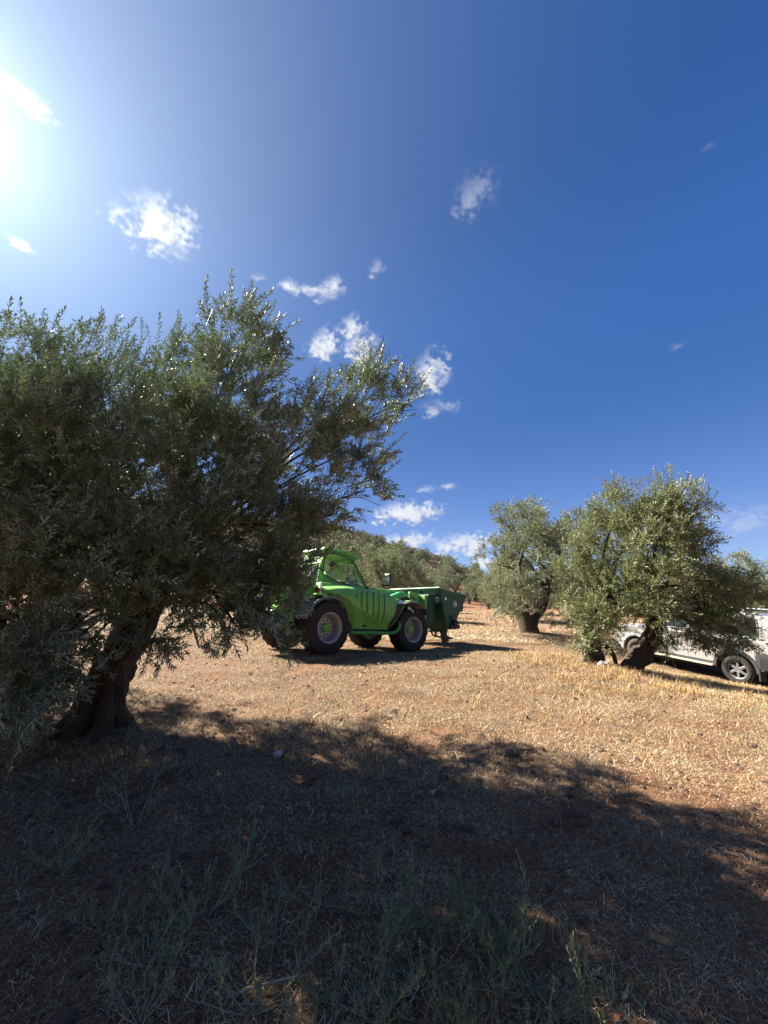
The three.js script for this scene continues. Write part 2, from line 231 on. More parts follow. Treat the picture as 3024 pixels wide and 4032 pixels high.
// a leafy shoot: narrow opposite leaves, dark above and silver below, on a thin stem along +y
function shoot(seed, pairs, len, leafL, leafW, hex = true, o = V(0, 0, 0), dir = V(0, 1, 0), out = { p: [], c: [] }) {
  const R = rng(seed), q = new THREE.Quaternion().setFromUnitVectors(V(0, 1, 0), dir), bend = V((R() - .5) * .5, 0, (R() - .5) * .5);
  const at = (t) => V(bend.x * t * t * len, t * len, bend.z * t * t * len);
  const put = (v, col) => { const w = v.clone().applyQuaternion(q).add(o); out.p.push(w.x, w.y, w.z); out.c.push(...col); };
  const sc = [.16, .14, .09], r = .0018 * (leafL / .055);
  for (const [t0, t1] of [[0, .5], [.5, 1]]) for (let k = 0; k < 3; k++) { const a0 = k * 2.094, a1 = a0 + 2.094, A = at(t0), B = at(t1), f = (P, a) => V(P.x + Math.cos(a) * r, P.y, P.z + Math.sin(a) * r); [[A, a0], [B, a0], [B, a1], [A, a0], [B, a1], [A, a1]].forEach(([P, a]) => put(f(P, a), sc)); }
  for (let i = 0; i < pairs; i++) for (let s = 0; s < 2; s++) {
    const t = (i + .5 + (R() - .5) * .5) / pairs, P = at(.08 + .92 * t), a = i * 1.57 + s * Math.PI + (R() - .5) * .9, el = lerp(.35, 1.05, t) + (R() - .5) * .5, L = leafL * (.65 + .6 * R()) * (t > .85 ? .8 : 1), W = leafW * (.8 + .4 * R());
    const d = V(Math.cos(a) * Math.cos(el), Math.sin(el), Math.sin(a) * Math.cos(el)), side = V(-Math.sin(a), 0, Math.cos(a)).applyAxisAngle(d, (R() - .5) * 1.2), nn = side.clone().cross(d).normalize(); if (nn.y < 0) nn.negate();
    const b = .75 + .5 * R(), yel = R() < .12 ? 1.5 : 1, top = [.062 * b * yel, .085 * b * (yel > 1 ? 1.3 : 1), .028 * b], under = [.24 * b, .27 * b, .195 * b];
    const droop = nn.clone().multiplyScalar(-L * .12 * R()), pt = (u, w, lift) => P.clone().addScaledVector(d, u * L).addScaledVector(side, w * W).addScaledVector(nn, lift).addScaledVector(droop, u * u);
    const face = (lift, col, flip) => {
      const B = pt(0, 0, lift), T = pt(1, 0, lift), f = W * .25, tris = hex ? [[B, pt(.3, .5, lift + f), pt(.7, .42, lift + f)], [B, pt(.7, .42, lift + f), T], [B, T, pt(.7, -.42, lift + f)], [B, pt(.7, -.42, lift + f), pt(.3, -.5, lift + f)]] : [[B, pt(.45, .5, lift + f), T], [B, T, pt(.45, -.5, lift + f)]];
      for (const tr of tris) (flip ? [tr[0], tr[2], tr[1]] : tr).forEach(v => put(v, col));
    };
    face(0, top, false); face(-.0009 * (leafL / .055), under, true);
  }
  return out;
}
function shootGeo(out) { const g = new THREE.BufferGeometry(); g.setAttribute('position', new THREE.Float32BufferAttribute(out.p, 3)); g.setAttribute('color', new THREE.Float32BufferAttribute(out.c, 3)); g.computeVertexNormals(); return g; }
function branchlet(seed, shoots, pairs, len, leafL, leafW, hex) {        // several shoots on one woody twig
  const R = rng(seed), out = { p: [], c: [] };
  for (let i = 0; i < shoots; i++) { const a = i * 2.4 + R(), e = i === 0 ? 1.45 : .45 + R() * .5; shoot(seed * 31 + i, pairs, len * (.7 + .5 * R()), leafL, leafW, hex, V(0, len * .75 * i / shoots, 0), V(Math.cos(a) * Math.cos(e), Math.sin(e), Math.sin(a) * Math.cos(e)).normalize(), out); }
  return shootGeo(out);
}
const heroShoot = branchlet(1, 4, 9, .2, .058, .0125, true), midShoot = branchlet(2, 4, 7, .24, .07, .017, false), farShoot = branchlet(3, 4, 5, .42, .15, .042, false);
// lobes: [x, y, z, r]; gives the placed shoots of a crown
function crown(parent, lobes, geo, seed, per, o = {}) {
  const R = rng(seed), list = [], lean = o.lean ?? V(0, 0, 0), gap = o.gap ?? -.22;
  for (const [lx, ly, lz, r, k = 1] of lobes) {
    const n = Math.round(per * r * r * k);
    for (let i = 0; i < n; i++) {
      const u = V(R() * 2 - 1, R() * 2 - 1, R() * 2 - 1); const l = u.length(); if (l > 1 || l < .05) { i--; continue; } u.divideScalar(l);
      const rr = r * lerp(.38, 1.0, Math.pow(R(), .55)) * (1 + .28 * noise3(u.x * 1.6 + lx * 3, u.y * 1.6 + ly * 3, u.z * 1.6 + lz)), P = V(lx, ly, lz).addScaledVector(u, rr);
      if (o.floor && P.y < o.floor(P.x, P.z)) continue;
      if (noise3(P.x * .8 + 5, P.y * .8, P.z * .8) < -.5) continue;
      if (noise3(P.x * (o.gf ?? 1.5), P.y * (o.gf ?? 1.5), P.z * (o.gf ?? 1.5)) < gap) continue;
      const low = smooth(o.low ?? 1.9, (o.low ?? 1.9) - 1, P.y);
      const d = u.clone().multiplyScalar(.6).add(V((R() - .5) * .9, (R() - .5) * .9 + lerp(.55, -.45, low), (R() - .5) * .9)).addScaledVector(lean, 1 - low * .5).normalize();
      list.push([P, d, .75 + R() * .55, R() * 6.28, .8 + .4 * R()]);
    }
  }
  const m = new THREE.InstancedMesh(geo, leafMat, list.length), M = new THREE.Matrix4(), q = new THREE.Quaternion(), q2 = new THREE.Quaternion(), Y = V(0, 1, 0), tn = o.tint ?? [1, 1, 1];
  list.forEach(([P, d, s, a, b], i) => { q.setFromUnitVectors(Y, d).multiply(q2.setFromAxisAngle(Y, a)); M.compose(P.addScaledVector(d, -.12), q, V(s, s, s)); m.setMatrixAt(i, M); m.setColorAt(i, new THREE.Color().setRGB(b * tn[0], b * tn[1], b * tn[2])); });
  m.name = 'crown'; m.userData.kind = 'stuff'; shadowed(m); parent.add(m); return list.length;
}
function limbs(parent, from, lobes, seed, r0 = .07, twigs = 5) {
  const R = rng(seed);
  lobes.forEach(([x, y, z, r], i) => {
    const A = V(...from[i % from.length]), B = V(x, y, z), mid = A.clone().lerp(B, .5).add(V((R() - .5) * .4, .12 + R() * .2, (R() - .5) * .4)), gs = [wood([A.toArray(), mid.toArray(), B.toArray()], [r0, r0 * .65, r0 * .3], 7, seed + i, .12, 9)];
    for (let k = 0; k < twigs; k++) { const cv = new THREE.CatmullRomCurve3([A, mid, B], false, 'centripetal'), u = V(R() - .5, R() - .3, R() - .5).normalize().multiplyScalar(r * .95), C = B.clone().add(u), S = cv.getPoint(.6 + .38 * R()); gs.push(wood([S.toArray(), S.clone().lerp(C, .5).add(V(0, .06, 0)).toArray(), C.toArray()], [r0 * .28, r0 * .16, .004], 5, i, .1, 5)); }
    part('branch', gs, barkMat, parent);
  });
}
const longShoot = shootGeo(shoot(77, 15, .46, .062, .0125, true));
// long leafy shoots standing out of the crown's upper outline
function leaders(parent, lobes, geo, seed, per, dir, tn) {
  const R = rng(seed), list = [], M = new THREE.Matrix4(), q = new THREE.Quaternion(), q2 = new THREE.Quaternion(), Y = V(0, 1, 0);
  for (const [x, y, z, r] of lobes) for (let i = 0; i < per * r * 2.2; i++) {
    const a = R() * 6.28, e = lerp(-.2, 1.5, Math.sqrt(R())), u = V(Math.cos(a) * Math.cos(e), Math.sin(e), Math.sin(a) * Math.cos(e)), P = V(x, y, z).addScaledVector(u, r * (.82 + .22 * R()));
    if (lobes.some(l => l[0] !== x && Math.hypot(P.x - l[0], P.y - l[1], P.z - l[2]) < l[3] * .7)) continue;
    list.push([P, u.multiplyScalar(.45).add(dir).add(V((R() - .5) * .7, (R() - .5) * .4, (R() - .5) * .7)).normalize(), .7 + R() * .5, R() * 6.28, .8 + .4 * R()]);
  }
  const m = new THREE.InstancedMesh(geo, leafMat, list.length);
  list.forEach(([P, d, s, a, b], i) => { q.setFromUnitVectors(Y, d).multiply(q2.setFromAxisAngle(Y, a)); M.compose(P.addScaledVector(d, -.12), q, V(s, s, s)); m.setMatrixAt(i, M); m.setColorAt(i, new THREE.Color().setRGB(b * tn[0], b * tn[1], b * tn[2])); });
  m.name = 'leafy_shoots'; m.userData.kind = 'stuff'; shadowed(m); parent.add(m);
}
const HERO = [[-4.21, 3.65, -4.2, 1.0], [-3.82, 4.3, -4.8, .8], [-3.16, 4.7, -5.2, .66], [-2.2, 5.2, -5.2, .7], [-2.1, 5.42, -5.3, .42], [-2.12, 4.06, -5.0, .85], [-0.95, 4.2, -5.4, .5], [-0.29, 4.69, -5.6, .55], [0.22, 4.61, -5.6, .36], [-0.47, 3.75, -5.4, .6], [-0.26, 3.08, -5.3, .34], [-1.17, 3.12, -5.0, .82], [-2.09, 3.12, -4.3, 1.0], [-3.11, 3.19, -4.2, 1.0], [-3.5, 2.65, -3.7, .82], [-1.25, 2.07, -5.0, .38], [-1.31, 1.39, -4.8, .34], [-1.91, 2.24, -4.6, .8], [-2.33, 2.07, -4.1, .7], [-2.94, 1.89, -3.8, .71], [-3.18, 1.61, -3.4, .59], [-2.98, 1.01, -3.5, .43], [-2.95, 1.05, -4.0, .28], [-1.54, 1.71, -4.6, .35], [-2.01, 1.06, -4.5, .12], [-1.71, 1.2, -4.6, .16], [-5.62, 3.86, -4.6, 1.3], [-4.93, 2.24, -4.0, 1.05], [-4.43, 1.11, -4.0, .67], [-4.18, 4.0, -6.0, 1.3], [-5.28, 2.76, -6.2, 1.3], [-2.3, 3.6, -5.8, .9], [-3.2, 2.4, -5.9, .6], [-6.91, 3.8, -5.8, 1.5], [-1.25, 1.75, -4.9, .38], [-1.25, 2.5, -4.9, .5], [-1.25, 1.15, -4.7, .25], [-3.3, .95, -3.7, .4], [-3.75, 1.5, -4.1, .6], [-3.5, .6, -3.9, .3], [-1.85, 1.75, -4.4, .45], [-2.35, 1.35, -4.2, .4], [-5.6, 2.0, -5.6, 1.1], [-6.6, 2.6, -7, 1.3], [-4.3, 1.0, -4.9, .5], [-3.9, .8, -4.3, .4], [-4.6, 2.8, -3.2, 1.0], [-4.7, 2.8, -2.2, 1.1], [-2.75, 1.75, -4.5, .4], [-1.36, 1.98, -4.55, .36], [-1.34, 1.5, -4.5, .3], [-1.5, 1.2, -4.4, .2], [-3.7, 1.05, -4.3, .5], [-3.25, .75, -3.7, .38]];
{
  const t = thing('olive_tree', 'large near olive tree on the left, leaning dark trunk, crown filling the left side', 'olive tree', [-3.46, ground(-3.46, -5.16), -5.16]);
  const L = (p) => [p[0] + 3.46, p[1] - t.position.y, p[2] + 5.16];
  part('trunk', [wood([[-3.5, -.12, -5.14], [-3.47, .12, -5.16], [-3.42, .5, -5.18], [-3.32, .95, -5.22], [-3.12, 1.45, -5.3], [-2.9, 1.95, -5.3]].map(L), [.36, .26, .19, .175, .17, .13], 36, 3, .42, 60), wood([[-3.78, -.05, -4.9], [-3.62, .25, -5.02], [-3.42, .75, -5.12]].map(L), [.1, .09, .06], 10, 5, .2), wood([[-3.2, -.06, -4.82], [-3.24, .2, -4.98], [-3.32, .7, -5.12]].map(L), [.16, .1, .07], 10, 8, .2), wood([[-3.1, -.08, -5.3], [-3.22, .2, -5.24], [-3.32, .8, -5.22]].map(L), [.15, .1, .08], 10, 15, .2)], barkMat, t);
  const lob = HERO.map(([x, y, z, r]) => { const k = x > -2.25 && z < -4.75 ? .88 : 1; return [...L([x * k, 1.5 + (y - 1.5) * k, z * k]), r * k]; });
  limbs(t, [[-2.95, 1.8, -5.3], [-3.05, 1.5, -5.28], [-2.9, 1.95, -5.3]].map(L), lob, 21, .027, 4);
  crown(t, lob, heroShoot, 31, 350, { lean: V(.35, .2, 0), gap: -.2, gf: 1.7, low: 1.7 - t.position.y, tint: [1.9, 2.0, 2.0], floor: (x, z) => .35 });
  leaders(t, lob.filter(q => q[1] > 1.9), longShoot, 33, 26, V(.5, .75, 0), [1.9, 2.0, 2.0]);
}
const RIGHT = [[6.95, 3.89, -9.2, .66], [7.1, 3.7, -8.9, .49], [5.88, 3.82, -9.6, .66], [6.09, 2.85, -9.0, .85], [6.99, 2.94, -8.9, .5], [5.28, 2.85, -9.8, .66], [5.34, 2.02, -9.2, .7], [4.67, 1.3, -9.0, .47], [6.02, 1.89, -8.8, .82], [6.93, 1.89, -8.8, .6], [7.5, 1.6, -8.9, .47], [7.66, 1.06, -8.9, .36], [6.71, 1.11, -8.7, .5], [5.86, 1.25, -8.6, .45], [4.5, .79, -9.2, .24], [5.93, .62, -8.7, .15], [8.2, 1.45, -9.2, .42], [7.9, 1.95, -9.0, .45], [7.2, .85, -8.6, .28], [8.25, .95, -9.1, .3], [7.0, 1.4, -8.7, .5], [4.55, 1.75, -9.4, .45], [4.75, 2.4, -9.8, .5], [7.1, 3.43, -10.2, .9], [6.08, 3.4, -10.6, .75], [7.7, 2.2, -10.2, .7], [5.4, 1.4, -9.6, .5]];
{
  const y0 = ground(5.5, -9.2), t = thing('olive_tree', 'bright olive tree on the right, two short trunks, in front of the white car', 'olive tree', [5.5, y0, -9.2]);
  const L = (p) => [p[0] - 5.5, p[1] - y0, p[2] + 9.2];
  part('trunk', [wood([[5.38, -.05, -9.15], [5.48, .18, -9.2], [5.75, .52, -9.2], [6.05, .92, -9.2], [6.15, 1.4, -9.25]].map(L), [.30, .23, .18, .17, .12], 18, 40, .28, 22)], barkMat, t);
  part('trunk', [wood([[4.72, .1, -9.4], [4.74, .35, -9.4], [4.74, .75, -9.4], [4.8, 1.3, -9.4], [5.0, 1.7, -9.4]].map(L), [.27, .2, .15, .12, .1], 16, 44, .3, 20)], barkMat, t);
  part('root_shoot', [pipe([[4.82, .55, -9.35], [5.0, .62, -9.3], [5.12, .42, -9.25], [5.1, .18, -9.2]].map(L), .045, 16, 8)], barkMat, t); part('root_shoot', [pipe([[4.68, .95, -9.35], [4.62, .6, -9.3], [4.44, .36, -9.2], [4.3, .22, -9.15]].map(L), .014, 16, 6)], barkMat, t);
  const lob = RIGHT.map(([x, y, z, r]) => [...L([x, y, z]), r]);
  limbs(t, [[6.12, 1.3, -9.25], [6.12, 1.35, -9.25], [4.95, 1.6, -9.4]].map(L), lob, 51, .045, 4);
  crown(t, lob, midShoot, 61, 520, { lean: V(.1, .1, 0), gap: -.06, gf: 1.7, low: 1.5, tint: [1.95, 1.88, 1.25] });
  leaders(t, lob.filter(q => q[1] > 2.2), longShoot, 63, 20, V(.15, .8, 0), [1.95, 1.9, 1.4]);
}
function grove(seed, geo, per, twigs, big) {          // a free-standing olive of the grove, crown down low
  const R = rng(seed), t = new THREE.Group(), lobes = [], lean = (R() - .5) * .6;
  lobes.push([lean, 2.5, 0, 1.25], [lean, 3.3, (R() - .5) * .6, .95]);
  for (let i = 0; i < (big ? 11 : 8); i++) { const a = i * 2.4 + R(), d = .9 + R() * .7; lobes.push([lean + Math.cos(a) * d, (i % 2 ? .95 : 1.7) + R() * 1.6, Math.sin(a) * d, .6 + R() * .4]); }
  for (let i = 0; i < 4; i++) { const a = i * 1.6 + R(); lobes.push([lean + Math.cos(a) * .8, 3.6 + R() * .6, Math.sin(a) * .8, .42 + R() * .25]); }
  part('trunk', [wood([[0, -.2, 0], [.05, .3, 0], [.3 + lean * .5, .8, .05], [.5 + lean, 1.5, .1]], [.36, .25, .19, .12], 12, seed, .25, 12), wood([[-.1, -.2, .1], [-.2, .4, .1], [-.45 + lean * .5, .9, .1], [-.7 + lean, 1.6, .1]], [.28, .2, .16, .1], 10, seed + 4, .25, 10)], barkMat, t);
  limbs(t, [[.5 + lean, 1.4, .1], [-.68 + lean, 1.5, .1]], lobes.slice(0, 8), seed, .06, twigs);
  crown(t, lobes, geo, seed, per, { gap: -.1, gf: 1.2, low: 1.1, tint: [1.9, 1.85, 1.55], floor: () => .3 });
  return t;
}
const midTrees = [1, 2, 3].map(k => grove(100 + k * 7, midShoot, 200, 3, true)), farTrees = [1, 2, 3, 4].map(k => grove(200 + k * 9, farShoot, 54, 1, false));
const taken = new Set();
function plant(x, f, proto, s, turn, label, group) { const t = proto.clone(); t.name = numbered('olive_tree'); t.position.set(x, ground(x, -f) - .03, -f); t.rotation.y = turn; t.scale.setScalar(s); scene.add(t); tag(t, label, 'olive tree', group); return t; }
plant(6.4, 18, midTrees[0], 1.34, .3, 'olive tree with a forked dark trunk behind and left of the front right olive');
plant(10.6, 22.5, midTrees[2], 1.15, .7, 'olive tree filling the gap between the forked olive and the front right olive');
plant(8.9, 26.5, midTrees[1], 1.0, 2.1, 'second olive along the right hand row, behind the forked one');
plant(10.8, 36, midTrees[2], 1.0, 4.0, 'third olive along the right hand row, far end by the track');
plant(16.2, 18.5, midTrees[1], .95, .9, 'olive tree rising behind the roof of the white car');
plant(20.5, 20.5, midTrees[2], .9, 3.3, 'olive tree at the right edge of the view, behind the car rear');
plant(.6, 25, midTrees[0], .98, 4.4, 'pale olive tree standing directly behind the green boom, taller than its neighbours');
plant(3.8, -3.4, midTrees[1], 1.05, 2.5, 'olive tree close behind the viewpoint on the right, outside the picture');
plant(-4.6, -3.2, midTrees[0], 1.1, 5.1, 'olive tree behind the viewpoint on the left, outside the picture');
plant(-2.6, 21, midTrees[2], 1.02, 1.3, 'olive tree behind the telehandler cab');
{
  const R = rng(404), d = [2.1, 10], e = [8.4, -1.2];
  const G1 = 'olive trees in the grove behind the telehandler', G2 = 'olive trees on the right behind the car', G3 = 'olive trees spread over the lower hill';
  for (let k = -4; k <= 5; k++) for (let j = 0; j < 13; j++) {
    let x = 6.7 + d[0] * j + e[0] * k + (R() - .5) * 1.6, f = 18 + d[1] * j + e[1] * k + (R() - .5) * 1.6; const az = Math.atan2(x, f) / D2R;
    if (f < 27 || az > 44 || az < -26) continue; if (k === 0 && j < 3) continue; if (k > 0 && f > 75) continue; if (az < -8 && f > 60) continue;
    if (k === 0 && j < 6) x += .4;
    const hill = f > 62;
    plant(x, f, farTrees[Math.floor(R() * 4)], .82 + R() * .3, R() * 6.28, hill ? 'small distant olive tree on the lower slope of the hill' : k > 0 ? 'olive tree partly hidden beyond the right hand row and the car' : 'grey green olive tree in the massed grove behind the telehandler', hill ? G3 : k > 0 ? G2 : G1);
  }
  for (let i = 0; i < 46; i++) { const az = lerp(-9, 18, R()) * D2R, r = 70 + R() * 45, x = Math.sin(az) * r, f = Math.cos(az) * r; plant(x, f, farTrees[Math.floor(R() * 4)], .7 + R() * .35, R() * 6.28, 'small distant olive tree on the lower slope of the hill', G3); }
  // scrub of the ridge: one far mass
  const scrubG = (() => { const out = { p: [], c: [] }, Q = rng(55); for (let i = 0; i < 11; i++) { const a = Q() * 6.28, e = .2 + Q() * 1.3; shoot(900 + i, 5, 1.1, .34, .12, false, V(Math.cos(a) * .2, 0, Math.sin(a) * .2), V(Math.cos(a) * Math.cos(e), Math.sin(e), Math.sin(a) * Math.cos(e)), out); } return shootGeo(out); })();
  const list = []; for (let i = 0; i < 9000; i++) { const az = lerp(-40, 50, R()) * D2R, r = 105 + R() * 90, x = Math.sin(az) * r, f = Math.cos(az) * r; if (fbm2(x / 14, f / 14, 3) < -.12) continue; const s = .7 + R() * R() * 1.6, b = .6 + R() * .6; list.push([x, ground(x, -f) - .1, -f, s, R() * 6.28, [b * 1.25, b * (.9 + .15 * R()), b * .8]]); }
  scatter('hill_scrub', scrubG, leafMat, list, 'brown green scrub covering the ridge');
}
// ------------------------------------------------------------------ the green telehandler (x ahead, y up, z towards its right side; z = 0 at the near tyres' outer face)
const grain = (seed, lo, hi, n = 256) => canvasTex(n, n, (c, w, h) => { const R = rng(seed), im = c.createImageData(w, h); for (let i = 0; i < w * h; i++) { const x = i % w, y = (i / w) | 0, v = .5 + .35 * fbm2(x / 40, y / 40, 4) + .25 * fbm2(x / 7 + 50, y / 7, 2) + (R() - .5) * .12, k = 255 * lerp(lo, hi, Math.min(1, Math.max(0, v))); im.data[i * 4] = im.data[i * 4 + 1] = im.data[i * 4 + 2] = k; im.data[i * 4 + 3] = 255; } c.putImageData(im, 0, 0); }, false);
const roughTex = grain(3, .45, .95), dustTex = grain(4, .55, 1.0);
const green = std([.19, .50, .095], 1, { roughnessMap: roughTex, map: dustTex, clearcoat: .25, clearcoatRoughness: .3 });
const limeGreen = std([.16, .50, .07], .5), darkGreen = std([.01, .08, .04], .5, { map: dustTex }), binGreen = std([.024, .10, .043], .6, { map: dustTex });
const black = std([.02, .02, .021], .65), rubber = std([.02, .019, .0185], .92), darkMetal = std([.05, .05, .05], .55, { metalness: .5 }), greyPaint = std([.40, .40, .40], .45, { map: dustTex }), fenderMat = std([.10, .10, .105], .38), glass = std([.86, .95, .92], .03, { transmission: 1, thickness: 0, ior: 1.5 });
const whiteP = std([.78, .78, .76], .5), redP = std([.3, .015, .012], .4), orangeP = std([.75, .16, .03], .4), clearLens = std([.85, .87, .86], .12, { metalness: .3 });
function basis(o, u, v, pos) { const U = V(...u).normalize(), Z = V(...v).normalize(), W = Z.clone().cross(U).normalize(); o.matrixAutoUpdate = true; const m = new THREE.Matrix4().makeBasis(U, W, Z); o.quaternion.setFromRotationMatrix(m); o.position.set(...pos); }
const tele = thing('telehandler', 'bright green telehandler with cab, boom and grey rimmed tyres carrying a dark green hopper', 'telehandler');
basis(tele, [.71247, -.0543, -.6996], [.70063, 0, .71353], [-1.24, .43, -9.22]);
const WB = 2.873;
function tyreGeo(R, W, rimR, lugs) {
  const h = W / 2, pr = [[rimR, -h * .82], [rimR + .02, -h * .92], [R * .72, -h], [R * .88, -h * .98], [R * .955, -h * .86], [R * .965, -h * .5], [R * .965, h * .5], [R * .955, h * .86], [R * .88, h * .98], [R * .72, h], [rimR + .02, h * .92], [rimR, h * .82]].map(p => new THREE.Vector2(...p));
  const g = new THREE.LatheGeometry(pr, 56); g.rotateX(Math.PI / 2); const gs = [g];
  for (let i = 0; i < lugs; i++) for (const s of [-1, 1]) {
    const b = new THREE.BoxGeometry(R * .095, .075, h * 1.12, 1, 1, 3), a = b.attributes.position;
    for (let k = 0; k < a.count; k++) { const z = a.getZ(k) / (h * .56); a.setY(k, a.getY(k) - (s * z > .9 ? .025 : 0)); a.setX(k, a.getX(k) * (1 - .18 * Math.sign(a.getY(k)))); }
    b.rotateY(s * .62); b.translate(0, R - .035, s * h * .46); b.rotateZ((i + (s > 0 ? .5 : 0)) / lugs * 2 * Math.PI); b.computeVertexNormals(); gs.push(b);
  }
  return merge(gs);
}
const tyreG = tyreGeo(.6, .44, .325, 20);
const rimG = (() => { const pr = [[.325, -.2], [.335, -.215], [.345, -.2], [.33, -.18], [.295, -.13], [.288, 0], [.292, .08], [.30, .1], [.295, .13], [.31, .16], [.335, .2], [.345, .215], [.338, .225], [.322, .215], [.292, .165]].map(p => new THREE.Vector2(...p)); const g = new THREE.LatheGeometry(pr, 48); g.rotateX(Math.PI / 2); const d = new THREE.LatheGeometry([[0, .035], [.19, .035], [.205, .03], [.225, -.01], [.292, -.04]].map(p => new THREE.Vector2(...p)), 48); d.rotateX(Math.PI / 2); return merge([g, d]); })();
const hubG = (() => { const g = new THREE.LatheGeometry([[0, .125], [.055, .125], [.06, .11], [.085, .105], [.1, .09], [.105, .03]].map(p => new THREE.Vector2(...p)), 28); g.rotateX(Math.PI / 2); return g; })();
function wheelAt(x, z, out, steer = 0, spin = 0) {
  const w = sub('wheel', tele); w.position.set(x, .6, z); w.rotation.y = steer + (out < 0 ? Math.PI : 0);
  const s = new THREE.Group(); w.rotation.z = 0;
  part('tyre', tyreG, rubber, w).rotation.z = spin; part('rim', rimG, greyPaint, w); part('hub', hubG, green, w);
  for (let i = 0; i < 10; i++) { const a = i / 10 * 6.283 + spin, b = part('bolt', rod([0, 0, .03], [0, 0, .065], .017, .015, 6), darkMetal, w); b.position.set(Math.cos(a) * .15, Math.sin(a) * .15, 0); }
}
wheelAt(0, -.22, 1, 0, .1); wheelAt(WB, -.22, 1, -.06, .4); wheelAt(0, -1.98, -1, 0, .2); wheelAt(WB, -1.98, -1, -.06, .7);
part('chassis', [box(-.75, 3.45, .52, .92, -1.5, -.62, .04), box(.72, 2.2, .5, .95, -1.95, -.25, .04), rod([0, .6, -.5], [0, .6, -1.7], .13), rod([WB, .6, -.5], [WB, .6, -1.7], .13), box(3.2, 3.55, .6, 1.2, -1.45, -.7, .04), box(-.2, .2, .45, .8, -1.3, -.9, .05), box(WB - .2, WB + .2, .45, .8, -1.3, -.9, .05)], black, tele);
// engine cover
const cut = (tab, v) => { let i = 0; while (i < tab.length - 2 && v > tab[i + 1][0]) i++; const [a, b] = [tab[i], tab[i + 1]]; return lerp(a[1], b[1], Math.min(1, Math.max(0, (v - a[0]) / (b[0] - a[0])))); };
const U0 = [[.585, .78], [.77, .73], [.9, .67], [1.0, .60], [1.12, .51], [1.24, .38], [1.34, .12], [1.44, -.04], [1.6, -.02]], U1 = [[.585, 2.08], [.68, 2.2], [.8, 2.26], [1.0, 2.4], [1.29, 2.58], [1.38, 2.66], [1.6, 2.6]], TOP = [[0, 1.50], [.15, 1.535], [.5, 1.575], [1.0, 1.6], [1.5, 1.585], [1.9, 1.535], [2.25, 1.46], [2.66, 1.36]];
function hoodP(s, t) {       // t 0..1 side, 1..1.5 over the top
  const tt = Math.min(t, 1); let u = lerp(.8, 2.1, s), y = .585;
  for (let k = 0; k < 5; k++) { y = lerp(.585, cut(TOP, u), tt); u = lerp(cut(U0, y), cut(U1, y), s); }
  const e = smooth(0, .10, s) * smooth(1, .93, s), bulge = .05 * Math.sin(Math.min(1, tt * 1.15) * Math.PI), rd = tt > .74 ? 1 - Math.sqrt(Math.max(0, 1 - ((tt - .74) / .26) ** 2)) : 0, low = .16 * (1 - smooth(0, .5, tt));
  const crease = -.055 * smooth(.08, -.08, y - (1.2 - (u - .45) * .43)) * smooth(2.1, 1.5, u);
  let z = -.06 - (1 - e) * .05 + bulge * e - rd * .24 - low * .8 + crease;
  if (t > 1) { const q = (t - 1) / .5; z -= q * .42; y += .03 * Math.sin(q * Math.PI) - .02 * q; }
  return [u, y, z];
}
